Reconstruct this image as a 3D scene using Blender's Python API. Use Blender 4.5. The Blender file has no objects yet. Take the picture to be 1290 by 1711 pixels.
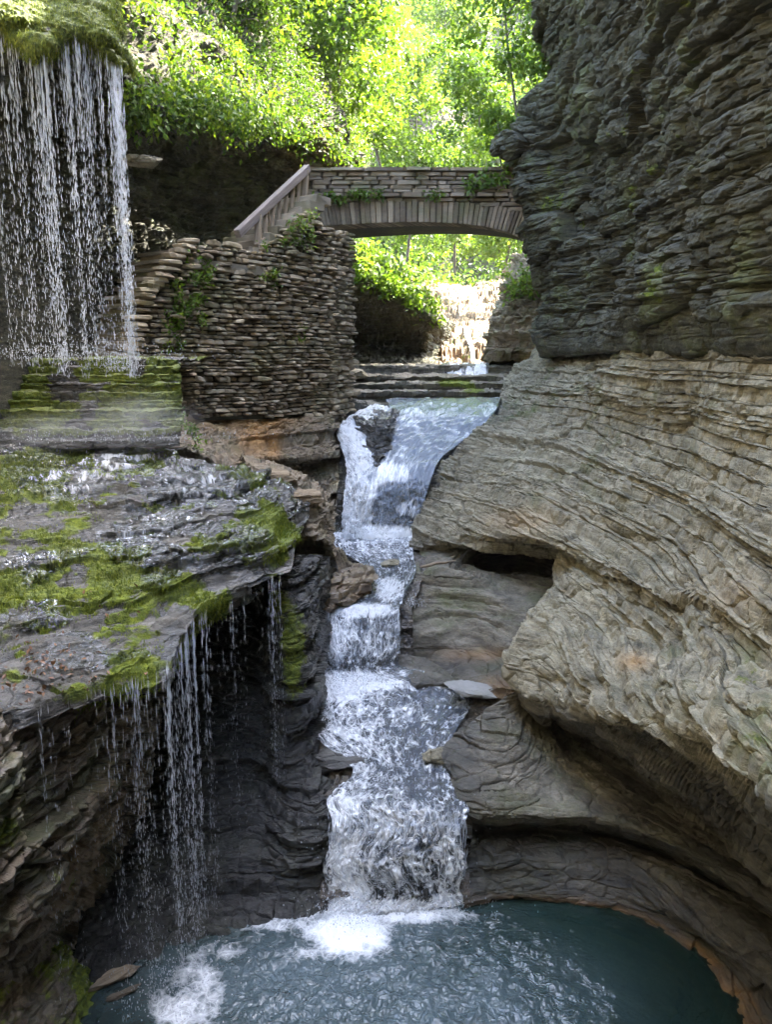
import bpy, math, random
import numpy as np
from mathutils import Vector

# ------------------------------------------------------------------ camera / light
sc = bpy.context.scene
col = sc.collection
FPX, CX, CY = 1290.0, 645.0, 855.5          # photograph 1290 x 1711, 26 mm equivalent lens
PITCH = math.radians(11.6)
EYE = np.array([0.0, 0.0, 5.6])             # 5.6 m above the lower pool
cam_d = bpy.data.cameras.new('camera'); cam = bpy.data.objects.new('camera', cam_d); col.objects.link(cam)
cam.location = EYE; cam.rotation_euler = (math.radians(90) - PITCH, 0, 0)
cam_d.sensor_fit = 'VERTICAL'; cam_d.sensor_height = 24.0; cam_d.lens = 24.0 * FPX / 1711.0
cam_d.clip_start = 0.05; cam_d.clip_end = 1000
sc.camera = cam

SUN_DIR = Vector((0.50, 0.30, 0.81)).normalized()      # towards the sun: over the right-hand cliff
w = bpy.data.worlds.new('World'); sc.world = w; w.use_nodes = True
wn = w.node_tree.nodes; wl = w.node_tree.links
sky = wn.new('ShaderNodeTexSky'); sky.sky_type = 'NISHITA'; sky.sun_disc = False
sky.sun_elevation = math.asin(SUN_DIR.z); sky.sun_rotation = math.atan2(SUN_DIR.x, SUN_DIR.y)
sky.air_density = 1.0; sky.dust_density = 2.5; sky.ozone_density = 1.0
bg = wn['Background']; bg.inputs['Strength'].default_value = 0.15
wl.new(sky.outputs[0], bg.inputs[0])
sun_d = bpy.data.lights.new('sun', 'SUN'); sun = bpy.data.objects.new('sun', sun_d); col.objects.link(sun)
sun_d.energy = 3.6; sun_d.angle = math.radians(0.5); sun_d.color = (1.0, 0.94, 0.82)
sun.rotation_euler = SUN_DIR.to_track_quat('Z', 'Y').to_euler(); sun.location = (20, 10, 40)
sc.view_settings.view_transform = 'Standard'; sc.view_settings.look = 'None'
sc.view_settings.gamma = 1.0; sc.view_settings.use_curve_mapping = False
sc.view_settings.exposure = 4.2
sc.cycles.use_denoising = True
sc.cycles.max_bounces = 8; sc.cycles.diffuse_bounces = 2; sc.cycles.glossy_bounces = 3
sc.cycles.transmission_bounces = 4; sc.cycles.transparent_max_bounces = 12; sc.cycles.volume_bounces = 1
sc.cycles.sample_clamp_indirect = 6.0; sc.cycles.volume_step_rate = 2.0; sc.cycles.use_adaptive_sampling = True; sc.cycles.adaptive_threshold = 0.02

# ------------------------------------------------------------------ helpers
RNG = np.random.default_rng(7); random.seed(7)
CP, SP = math.cos(PITCH), math.sin(PITCH)
def P(px, py, D):
    """the point seen at photo pixel (px, py) that stands D metres ahead"""
    u = (px - CX) / FPX; v = (CY - py) / FPX
    y = CP + SP * v; z = -SP + CP * v
    return np.array([u * D / y, D, EYE[2] + z * D / y])
def Pz(px, py, z):
    u = (px - CX) / FPX; v = (CY - py) / FPX
    yy = CP + SP * v; zz = -SP + CP * v
    D = (z - EYE[2]) / (zz / yy)
    return np.array([u * D / yy, D, z])
def W(x, y, z): return np.array([x, y, z], float)
def proj(p):
    d = p - EYE
    f = d[..., 1] * CP - d[..., 2] * SP
    up = d[..., 1] * SP + d[..., 2] * CP
    f = np.where(f < 0.2, 0.2, f)
    return CX + FPX * d[..., 0] / f, CY - FPX * up / f
def C(*pts):
    """control row: 3-tuples are (px, py, D); arrays pass through"""
    return np.array([P(*p) if isinstance(p, tuple) else p for p in pts])

TAB = RNG.random((64, 64, 64)).astype(np.float32)
def vnoise(p):
    i = np.floor(p).astype(np.int64); f = (p - i).astype(np.float32)
    f = f * f * f * (f * (f * 6 - 15) + 10)
    i &= 63; j = (i + 1) & 63
    x0, y0, z0 = i[..., 0], i[..., 1], i[..., 2]; x1, y1, z1 = j[..., 0], j[..., 1], j[..., 2]
    fx, fy, fz = f[..., 0], f[..., 1], f[..., 2]
    a = TAB[x0, y0, z0] * (1 - fx) + TAB[x1, y0, z0] * fx
    b = TAB[x0, y1, z0] * (1 - fx) + TAB[x1, y1, z0] * fx
    c = TAB[x0, y0, z1] * (1 - fx) + TAB[x1, y0, z1] * fx
    d = TAB[x0, y1, z1] * (1 - fx) + TAB[x1, y1, z1] * fx
    return ((a * (1 - fy) + b * fy) * (1 - fz) + (c * (1 - fy) + d * fy) * fz) * 2 - 1
def fbm(p, s, octaves=3, gain=0.5, off=0.0):
    r = 0; a = 1.0; t = 0
    q = p * np.asarray(s, float) + off
    for _ in range(octaves):
        r = r + a * vnoise(q); t += a; a *= gain; q = q * 2.03 + 11.7
    return r / t
def smooth(a, b, x):
    t = np.clip((x - a) / (b - a), 0, 1); return t * t * (3 - 2 * t)
def hermite(pts, t):
    """pts (k, ...) sampled at index-parameters t"""
    k = len(pts)
    if k == 2:
        t = t.reshape((-1,) + (1,) * (pts.ndim - 1)); return pts[0] * (1 - t) + pts[1] * t
    i = np.clip(np.floor(t).astype(int), 0, k - 2); f = (t - i).reshape((-1,) + (1,) * (pts.ndim - 1))
    d = np.empty_like(pts); d[1:-1] = (pts[2:] - pts[:-2]) * 0.5; d[0] = pts[1] - pts[0]; d[-1] = pts[-1] - pts[-2]
    L = np.linalg.norm(pts[1:] - pts[:-1], axis=-1, keepdims=True)          # limit overshoot
    lim = np.empty(d.shape[:-1] + (1,)); lim[1:-1] = np.minimum(L[1:], L[:-1]); lim[0] = L[0]; lim[-1] = L[-1]
    n = np.linalg.norm(d, axis=-1, keepdims=True) + 1e-9
    d = d * np.minimum(1.0, 1.6 * lim / n)
    a, b, m0, m1 = pts[i], pts[i + 1], d[i], d[i + 1]
    f2 = f * f; f3 = f2 * f
    return (2 * f3 - 3 * f2 + 1) * a + (f3 - 2 * f2 + f) * m0 + (-2 * f3 + 3 * f2) * b + (f3 - f2) * m1
def params(ctrl, axis, res, mx):
    px, py = proj(ctrl); ok = (px > -60) & (px < 1350) & (py > -60) & (py < 1771) & (ctrl[..., 1] > 0.5)
    px = np.clip(px, -60, 1350); py = np.clip(py, -60, 1771)
    ok = (ok[1:] | ok[:-1]) if axis == 0 else (ok[:, 1:] | ok[:, :-1])
    d = (np.hypot(np.diff(px, axis=axis), np.diff(py, axis=axis)) * ok).max(axis=1 - axis)
    dw = np.linalg.norm(np.diff(ctrl, axis=axis), axis=-1).max(axis=1 - axis)
    n = np.clip(np.maximum(d / res, dw / mx), 2, 500).astype(int)
    t = [np.arange(k) / k + i for i, k in enumerate(n)]
    return np.concatenate(t + [np.array([len(n)])])
def loft(rows, res=2.6, mx=0.25, resv=None, lin=False):
    ctrl = np.array(rows)
    tu = params(ctrl, 1, res, mx); tv = params(ctrl, 0, resv or res, mx)
    g = hermite(ctrl, tv) if not lin else (lambda i, f: ctrl[i] * (1 - f) + ctrl[i + 1] * f)(np.clip(tv.astype(int), 0, len(ctrl) - 2), (tv - np.clip(tv.astype(int), 0, len(ctrl) - 2))[:, None, None])
    return np.swapaxes(hermite(np.swapaxes(g, 0, 1).copy(), tu), 0, 1).copy(), tv, tu
def normals(g, flip=False):
    n = np.cross(np.gradient(g, axis=1), np.gradient(g, axis=0))
    n /= np.linalg.norm(n, axis=-1, keepdims=True) + 1e-12
    return -n if flip else n
def auto_normals(g):
    n = normals(g); s = ((EYE - g) * n).sum(-1)
    return n if np.median(s) > 0 else -n
def blur(a, k):
    for _ in range(k):
        b = np.pad(a, ((1, 1), (1, 1)) + ((0, 0),) * (a.ndim - 2), mode='edge')
        a = (b[1:-1, 1:-1] * 2 + b[:-2, 1:-1] + b[2:, 1:-1] + b[1:-1, :-2] + b[1:-1, 2:]) / 6
    return a
FEAT = (0.22 + 0.56 * RNG.random((64, 64, 64, 3))).astype(np.float32); FVAL = (RNG.random((64, 64, 64)) * 2 - 1).astype(np.float32)
def chipcells(p, s, seed=0):
    """random value of the nearest cell of a jittered lattice, and the distance to its border"""
    q = (p * np.asarray(s, float) + seed * 7.13); i0 = np.floor(q - 0.5).astype(np.int64); q = (q - i0).astype(np.float32); i0 &= 63
    b1 = np.full(q.shape[:-1], 9.0, np.float32); b2 = b1.copy(); val = np.zeros_like(b1)
    for dx in (0, 1):
        x = (i0[..., 0] + dx) & 63
        for dy in (0, 1):
            y = (i0[..., 1] + dy) & 63
            for dz in (0, 1):
                z = (i0[..., 2] + dz) & 63
                e = FEAT[x, y, z] + np.array([dx, dy, dz], np.float32) - q
                d = np.einsum('...i,...i->...', e, e)
                m = d < b1; b2 = np.where(m, b1, np.minimum(b2, d)); val = np.where(m, FVAL[x, y, z], val); b1 = np.where(m, d, b1)
    return val, np.sqrt(b2) - np.sqrt(b1)
def strata(p, seed=0, thick=0.16, amp=0.10, block=0.55, rough=0.02, dip=(0, 0), warp=0.10, notch=0.7, terr=0.0, chip=0.0, chips=(5, 5, 11), big=0.0, bigs=(1.1, 1.1, 1.6), wig=0.03):
    """layered shale: returns (push along the normal, lift in z)"""
    r = np.random.default_rng(seed)
    th = thick * (0.35 + 1.9 * r.random(900) ** 2.2); bnd = np.cumsum(th) - 6.0
    ro = r.random(900) * 2 - 1
    wv = warp * fbm(p, (0.35, 0.35, 0.5), 2, off=seed) + wig * fbm(p, (2.2, 2.2, 1.0), 3, 0.6, off=seed + 4) + dip[0] * p[..., 0] + dip[1] * p[..., 1]
    zw = p[..., 2] + wv
    idx = np.clip(np.searchsorted(bnd, zw.ravel()).reshape(zw.shape), 1, 898)
    bt = bnd[idx] - bnd[idx - 1]; f = (zw - bnd[idx - 1]) / bt
    q = np.stack([p[..., 0] / 0.9 + idx * 3.7, p[..., 1] / 0.9 + idx * 1.9, p[..., 2] * 0.3 + idx * 0.77], -1)
    lat = vnoise(q) * 0.7 + 0.45 * vnoise(q * 3.1) + 0.3 * vnoise(q * 8.3)
    s = p[..., 0] * 0.83 + p[..., 1] * 0.56 + 0.35 * fbm(p, 0.8, 2, off=seed + 9)
    bl = np.floor(s / (0.25 + 0.75 * r.random(900)[idx]) + idx * 0.37).astype(int)
    bo = TAB[bl & 63, idx & 63, (idx * 7 + bl * 3) & 63] * 2 - 1
    d = amp * (0.55 * ro[idx] + 0.45 * lat + block * bo * 0.6)
    d = d - amp * notch * (np.exp(-(f / 0.12) ** 2) * 0.9 + 0.35 * np.exp(-((1 - f) / 0.10) ** 2)) * (0.3 + 0.7 * np.abs(ro[idx]))
    d = d + rough * fbm(p, (5, 5, 9), 3, 0.55, off=seed + 2) + 0.5 * rough * vnoise(p * np.array([17, 17, 40.]) + seed)
    if chip:
        v, e = chipcells(p + 0.05 * np.stack([vnoise(p * 4.), vnoise(p * 4. + 9), 0 * zw], -1), chips, seed)
        d = d + chip * (v - 0.9 * np.exp(-(e / 0.09) ** 2))
    if big:
        v, e = chipcells(p + 0.25 * np.stack([vnoise(p * 1.3), vnoise(p * 1.3 + 9), vnoise(p * 1.3 + 5)], -1), bigs, seed + 3)
        d = d + big * (v - 0.5 * np.exp(-(e / 0.08) ** 2))
    dz = 0 * d
    if terr:
        t = np.where(f < 0.72, 0.10 * f / 0.72, 0.10 + 0.90 * smooth(0.72, 1.0, f)); dz = terr * (t - f) * bt
    return d, dz

# ------------------------------------------------------------------ object plumbing
def tag(o, label=None, cat=None, group=None, kind=None):
    if label: o['label'] = label
    if cat: o['category'] = cat
    if group: o['group'] = group
    if kind: o['kind'] = kind
    return o
def mesh_np(name, v, f, mat, parent=None, attrs=None, smooth_=True, uv=None):
    """v (n,3); f (m,k) constant k"""
    me = bpy.data.meshes.new(name); v = np.asarray(v, np.float32).reshape(-1, 3); f = np.asarray(f, np.int32)
    m, k = f.shape
    me.vertices.add(len(v)); me.vertices.foreach_set('co', v.ravel())
    me.loops.add(m * k); me.loops.foreach_set('vertex_index', f.ravel())
    me.polygons.add(m); me.polygons.foreach_set('loop_start', np.arange(0, m * k, k, dtype=np.int32))
    me.polygons.foreach_set('use_smooth', np.full(m, bool(smooth_)))
    for an, av in (attrs or {}).items():
        a = me.attributes.new(an, 'FLOAT', 'POINT'); a.data.foreach_set('value', np.asarray(av, np.float32).ravel())
    if uv is not None:
        u = me.uv_layers.new(name='UVMap'); u.data.foreach_set('uv', np.asarray(uv, np.float32).reshape(-1, 2)[f.ravel()].ravel())
    me.update(calc_edges=True); me.validate()
    if mat: me.materials.append(mat)
    o = bpy.data.objects.new(name, me); col.objects.link(o); o.parent = parent
    return o
def grid_faces(nv, nu):
    a = np.arange(nv * nu).reshape(nv, nu)
    return np.stack([a[:-1, :-1], a[:-1, 1:], a[1:, 1:], a[1:, :-1]], -1).reshape(-1, 4)
def grid_obj(name, g, mat, attrs=None, flip=False, uv=None, sm=True):
    f = grid_faces(*g.shape[:2])
    n = normals(g)
    if flip: f = f[:, ::-1]
    return mesh_np(name, g, f, mat, attrs=attrs, uv=uv, smooth_=sm)
def empty(name, loc=(0, 0, 0)):
    o = bpy.data.objects.new(name, None); col.objects.link(o); o.location = loc; o.empty_display_size = 0.2
    return o
def blobs(px, py, lst):
    m = np.zeros_like(px)
    for x, y, rx, ry, s in lst:
        m = np.maximum(m, s * np.exp(-((px - x) / rx) ** 2 - ((py - y) / ry) ** 2))
    return m

# ------------------------------------------------------------------ materials
def new_mat(name):
    m = bpy.data.materials.new(name); m.use_nodes = True
    nt = m.node_tree; nt.nodes.clear()
    return m, nt, nt.nodes, nt.links
def N(nt, kind, **kw):
    n = nt.nodes.new('ShaderNode' + kind)
    for k, v in kw.items():
        if k.startswith('_'): setattr(n, k[1:], v)
        else: n.inputs[k.replace('__', ' ')].default_value = v
    return n
def ramp(nt, src, stops, interp='LINEAR'):
    r = nt.nodes.new('ShaderNodeValToRGB'); r.color_ramp.interpolation = interp
    e = r.color_ramp.elements
    while len(e) < len(stops): e.new(0.5)
    for k, (p, c) in zip(e, stops):
        k.position = p; k.color = (c, c, c, 1) if isinstance(c, (int, float)) else (*c, 1)
    nt.links.new(src, r.inputs[0]); return r
def mixc(nt, fac, a, b, mode='MIX'):
    m = nt.nodes.new('ShaderNodeMix'); m.data_type = 'RGBA'; m.blend_type = mode
    for s, i in ((fac, 0), (a, 6), (b, 7)):
        if hasattr(s, 'is_linked'): nt.links.new(s, m.inputs[i])
        elif isinstance(s, (int, float)): m.inputs[i].default_value = s if i == 0 else (s, s, s, 1)
        else: m.inputs[i].default_value = (*s, 1)
    return m.outputs[2]
def math_(nt, op, a, b=None, clamp=False):
    m = nt.nodes.new('ShaderNodeMath'); m.operation = op; m.use_clamp = clamp
    for s, i in ((a, 0), (b, 1)):
        if s is None: continue
        if hasattr(s, 'is_linked'): nt.links.new(s, m.inputs[i])
        else: m.inputs[i].default_value = s
    return m.outputs[0]
def attr(nt, name):
    a = nt.nodes.new('ShaderNodeAttribute'); a.attribute_name = name; return a.outputs['Fac']
def pos_scaled(nt, s):
    g = nt.nodes.new('ShaderNodeNewGeometry'); m = nt.nodes.new('ShaderNodeMapping'); m.inputs['Scale'].default_value = s
    nt.links.new(g.outputs['Position'], m.inputs[0]); return m.outputs[0]
def noise(nt, vec, scale, detail=4, rough=0.55, dist=0.0):
    n = nt.nodes.new('ShaderNodeTexNoise'); n.inputs['Scale'].default_value = scale; n.inputs['Detail'].default_value = detail
    n.inputs['Roughness'].default_value = rough; n.inputs['Distortion'].default_value = dist
    nt.links.new(vec, n.inputs['Vector']); return n.outputs['Fac']

def rock_material(name, dark, mid, light, moss=(0.05, 0.075, 0.010), moss2=(0.18, 0.215, 0.018), bump=0.5, wet_rough=0.22, stain=(0.48, 0.19, 0.03), wet_shade=0.40, coat=1.0):
    m, nt, nodes, L = new_mat(name)
    out = nodes.new('ShaderNodeOutputMaterial'); b = nodes.new('ShaderNodeBsdfPrincipled')
    p1 = pos_scaled(nt, (1, 1, 1)); ps = pos_scaled(nt, (1, 1, 7))
    n_big = noise(nt, p1, 0.9, 5, 0.6); n_str = noise(nt, ps, 2.2, 6, 0.65, 0.4); n_fine = noise(nt, p1, 22, 5, 0.7)
    n_grit = noise(nt, p1, 75, 3, 0.7)
    t = math_(nt, 'ADD', math_(nt, 'MULTIPLY', n_str, 0.55), math_(nt, 'MULTIPLY', n_big, 0.25))
    t = math_(nt, 'ADD', t, math_(nt, 'MULTIPLY', n_fine, 0.22))
    c = ramp(nt, t, [(0.36, dark), (0.50, mid), (0.66, light)]).outputs[0]
    spk = ramp(nt, n_grit, [(0.35, 0.72), (0.62, 1.12)]).outputs[0]
    c = mixc(nt, 1.0, c, spk, 'MULTIPLY')
    # lichen / film of algae
    n_al = noise(nt, p1, 1.7, 5, 0.65)
    al = math_(nt, 'MULTIPLY', ramp(nt, n_al, [(0.48, 0.0), (0.66, 1.0)]).outputs[0], attr(nt, 'algae'), True)
    c = mixc(nt, al, c, mixc(nt, n_fine, (0.07, 0.085, 0.03), (0.15, 0.16, 0.06)))
    st = math_(nt, 'MULTIPLY', attr(nt, 'stain'), ramp(nt, n_str, [(0.3, 0.55), (0.6, 1.0)]).outputs[0], True)
    c = mixc(nt, st, c, mixc(nt, n_fine, stain, (0.50, 0.30, 0.09)))
    # wetness darkens and polishes; also carries painted shade under overhangs
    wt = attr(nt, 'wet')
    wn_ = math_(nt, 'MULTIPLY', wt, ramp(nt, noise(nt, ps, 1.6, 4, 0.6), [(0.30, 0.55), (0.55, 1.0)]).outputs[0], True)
    c = mixc(nt, wn_, c, mixc(nt, 1.0, c, (wet_shade, wet_shade, wet_shade * 1.04), 'MULTIPLY'))
    # moss
    mn = noise(nt, p1, 5.0, 5, 0.7)
    mm = math_(nt, 'ADD', math_(nt, 'MULTIPLY', attr(nt, 'moss'), 1.5), math_(nt, 'SUBTRACT', math_(nt, 'MULTIPLY', mn, 1.6), 1.2))
    mm = ramp(nt, math_(nt, 'MULTIPLY', mm, 1.0, True), [(0.22, 0.0), (0.45, 1.0)]).outputs[0]
    mcol = mixc(nt, ramp(nt, noise(nt, p1, 14, 4, 0.7), [(0.35, 0.0), (0.65, 1.0)]).outputs[0], moss, moss2)
    c = mixc(nt, mm, c, mcol)
    L.new(c, b.inputs['Base Color'])
    r = math_(nt, 'SUBTRACT', 0.86, math_(nt, 'MULTIPLY', wn_, 0.86 - wet_rough))
    r = math_(nt, 'ADD', r, math_(nt, 'MULTIPLY', mm, 0.35), True)
    L.new(r, b.inputs['Roughness'])
    L.new(math_(nt, 'MULTIPLY', math_(nt, 'MULTIPLY', wn_, coat), math_(nt, 'SUBTRACT', 1.0, mm), True), b.inputs['Coat Weight']); b.inputs['Coat Roughness'].default_value = 0.08; b.inputs['Coat IOR'].default_value = 1.55
    # relief
    h = math_(nt, 'ADD', math_(nt, 'MULTIPLY', n_str, 0.9), math_(nt, 'MULTIPLY', n_fine, 0.45))
    h = math_(nt, 'ADD', h, math_(nt, 'MULTIPLY', noise(nt, ps, 9, 5, 0.7), 0.55))
    h = math_(nt, 'ADD', h, math_(nt, 'MULTIPLY', n_grit, 0.14))
    h = math_(nt, 'ADD', h, math_(nt, 'MULTIPLY', mm, math_(nt, 'MULTIPLY', noise(nt, p1, 45, 3, 0.7), 0.7)))
    bp = N(nt, 'Bump', Strength=bump, Distance=0.06); L.new(h, bp.inputs['Height'])
    L.new(bp.outputs[0], b.inputs['Normal']); L.new(bp.outputs[0], b.inputs['Coat Normal'])
    L.new(b.outputs[0], out.inputs[0])
    return m
M = {}
M['rock'] = rock_material('grey_shale', (0.055, 0.046, 0.030), (0.25, 0.222, 0.152), (0.46, 0.412, 0.295), bump=0.65, wet_shade=0.22, coat=0.2, wet_rough=0.5)
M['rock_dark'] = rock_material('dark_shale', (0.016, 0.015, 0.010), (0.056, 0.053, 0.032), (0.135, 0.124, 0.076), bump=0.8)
M['rock_brown'] = rock_material('brown_sandstone', (0.055, 0.038, 0.022), (0.185, 0.138, 0.085), (0.36, 0.285, 0.19))
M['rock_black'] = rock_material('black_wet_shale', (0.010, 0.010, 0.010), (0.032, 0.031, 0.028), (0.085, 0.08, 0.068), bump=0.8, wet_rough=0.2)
M['rock_mid'] = rock_material('ledge_shale', (0.035, 0.029, 0.021), (0.135, 0.118, 0.085), (0.31, 0.275, 0.21), bump=0.6, wet_shade=0.22, coat=0.25, wet_rough=0.4)
M['rock_wet'] = rock_material('wet_shale', (0.026, 0.025, 0.022), (0.095, 0.088, 0.074), (0.22, 0.205, 0.18), bump=0.7, wet_rough=0.16)
M['rock_far'] = rock_material('sunlit_ledge_stone', (0.035, 0.026, 0.014), (0.095, 0.072, 0.042), (0.17, 0.135, 0.085))
M['soil'] = rock_material('hillside_soil', (0.02, 0.018, 0.010), (0.055, 0.048, 0.026), (0.11, 0.09, 0.05), bump=0.8)

def stone_material(name, a, b_, c_, bump=0.5):
    m, nt, nodes, L = new_mat(name)
    out = nodes.new('ShaderNodeOutputMaterial'); b = nodes.new('ShaderNodeBsdfPrincipled')
    p1 = pos_scaled(nt, (1, 1, 1)); ps = pos_scaled(nt, (1, 1, 4))
    oi = nodes.new('ShaderNodeObjectInfo'); rnd = attr(nt, 'rnd')
    rr = math_(nt, 'FRACT', math_(nt, 'ADD', oi.outputs['Random'], rnd))
    n1 = noise(nt, ps, 6, 5, 0.65); n2 = noise(nt, p1, 40, 4, 0.7); n3 = noise(nt, p1, 1.1, 3)
    t = math_(nt, 'ADD', math_(nt, 'MULTIPLY', rr, 0.42), math_(nt, 'MULTIPLY', n1, 0.4))
    t = math_(nt, 'ADD', t, math_(nt, 'MULTIPLY', n2, 0.22))
    c = ramp(nt, t, [(0.25, a), (0.52, b_), (0.82, c_)]).outputs[0]
    ml = ramp(nt, n3, [(0.50, 0.0), (0.68, 0.65)]).outputs[0]
    c = mixc(nt, ml, c, mixc(nt, n2, (0.06, 0.07, 0.02), (0.13, 0.13, 0.05)))
    L.new(c, b.inputs['Base Color']); b.inputs['Roughness'].default_value = 0.85
    h = math_(nt, 'ADD', n1, math_(nt, 'MULTIPLY', n2, 0.4))
    bp = N(nt, 'Bump', Strength=bump, Distance=0.03); L.new(h, bp.inputs['Height']); L.new(bp.outputs[0], b.inputs['Normal'])
    L.new(b.outputs[0], out.inputs[0]); return m
M['wall_stone'] = stone_material('wall_stone', (0.11, 0.08, 0.048), (0.29, 0.232, 0.15), (0.50, 0.42, 0.29))
M['bridge_stone'] = stone_material('bridge_stone', (0.09, 0.068, 0.045), (0.20, 0.155, 0.105), (0.33, 0.268, 0.185))
M['step_stone'] = stone_material('step_stone', (0.15, 0.125, 0.09), (0.27, 0.23, 0.175), (0.40, 0.35, 0.27))
M['slab'] = stone_material('slab_stone', (0.15, 0.15, 0.14), (0.24, 0.235, 0.22), (0.36, 0.35, 0.33))
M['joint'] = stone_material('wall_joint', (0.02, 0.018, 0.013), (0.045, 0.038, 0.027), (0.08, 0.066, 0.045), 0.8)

def wood_material(name, a, b_):
    m, nt, nodes, L = new_mat(name)
    out = nodes.new('ShaderNodeOutputMaterial'); b = nodes.new('ShaderNodeBsdfPrincipled')
    tc = nodes.new('ShaderNodeTexCoord'); mp = nodes.new('ShaderNodeMapping'); mp.inputs['Scale'].default_value = (1.5, 25, 25)
    L.new(tc.outputs['Object'], mp.inputs[0])
    n1 = noise(nt, mp.outputs[0], 1.6, 6, 0.7, 0.5)
    L.new(ramp(nt, n1, [(0.3, a), (0.7, b_)]).outputs[0], b.inputs['Base Color']); b.inputs['Roughness'].default_value = 0.8
    bp = N(nt, 'Bump', Strength=0.4, Distance=0.01); L.new(n1, bp.inputs['Height']); L.new(bp.outputs[0], b.inputs['Normal'])
    L.new(b.outputs[0], out.inputs[0]); return m
M['wood'] = wood_material('weathered_timber', (0.13, 0.095, 0.062), (0.31, 0.245, 0.165))
M['wood_dark'] = wood_material('worn_handrail', (0.10, 0.085, 0.08), (0.23, 0.20, 0.185))
M['bark'] = wood_material('bark', (0.05, 0.04, 0.028), (0.15, 0.12, 0.085))

def leaf_material(name, c0, c1, c2, trans=0.45):
    m, nt, nodes, L = new_mat(name)
    out = nodes.new('ShaderNodeOutputMaterial')
    lv = attr(nt, 'lv')
    c = ramp(nt, lv, [(0.0, c0), (0.55, c1), (1.0, c2)]).outputs[0]
    d = nodes.new('ShaderNodeBsdfPrincipled'); d.inputs['Roughness'].default_value = 0.5; L.new(c, d.inputs['Base Color'])
    t = nodes.new('ShaderNodeBsdfTranslucent')
    L.new(mixc(nt, 1.0, c, (1.25, 1.25, 0.5), 'MULTIPLY'), t.inputs[0])
    mx = nodes.new('ShaderNodeMixShader'); mx.inputs[0].default_value = trans
    L.new(d.outputs[0], mx.inputs[1]); L.new(t.outputs[0], mx.inputs[2]); L.new(mx.outputs[0], out.inputs[0]); return m
M['leaf'] = leaf_material('spring_leaf', (0.035, 0.075, 0.012), (0.085, 0.155, 0.018), (0.17, 0.24, 0.03))
M['leaf_yellow'] = leaf_material('sunlit_leaf', (0.05, 0.095, 0.014), (0.105, 0.18, 0.022), (0.19, 0.27, 0.045), 0.5)
M['leaf_dark'] = leaf_material('hemlock_needle', (0.012, 0.03, 0.008), (0.03, 0.06, 0.014), (0.06, 0.10, 0.02), 0.3)
M['moss_leaf'] = leaf_material('moss_strand', (0.05, 0.075, 0.010), (0.13, 0.17, 0.016), (0.25, 0.29, 0.035), 0.3)

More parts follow.
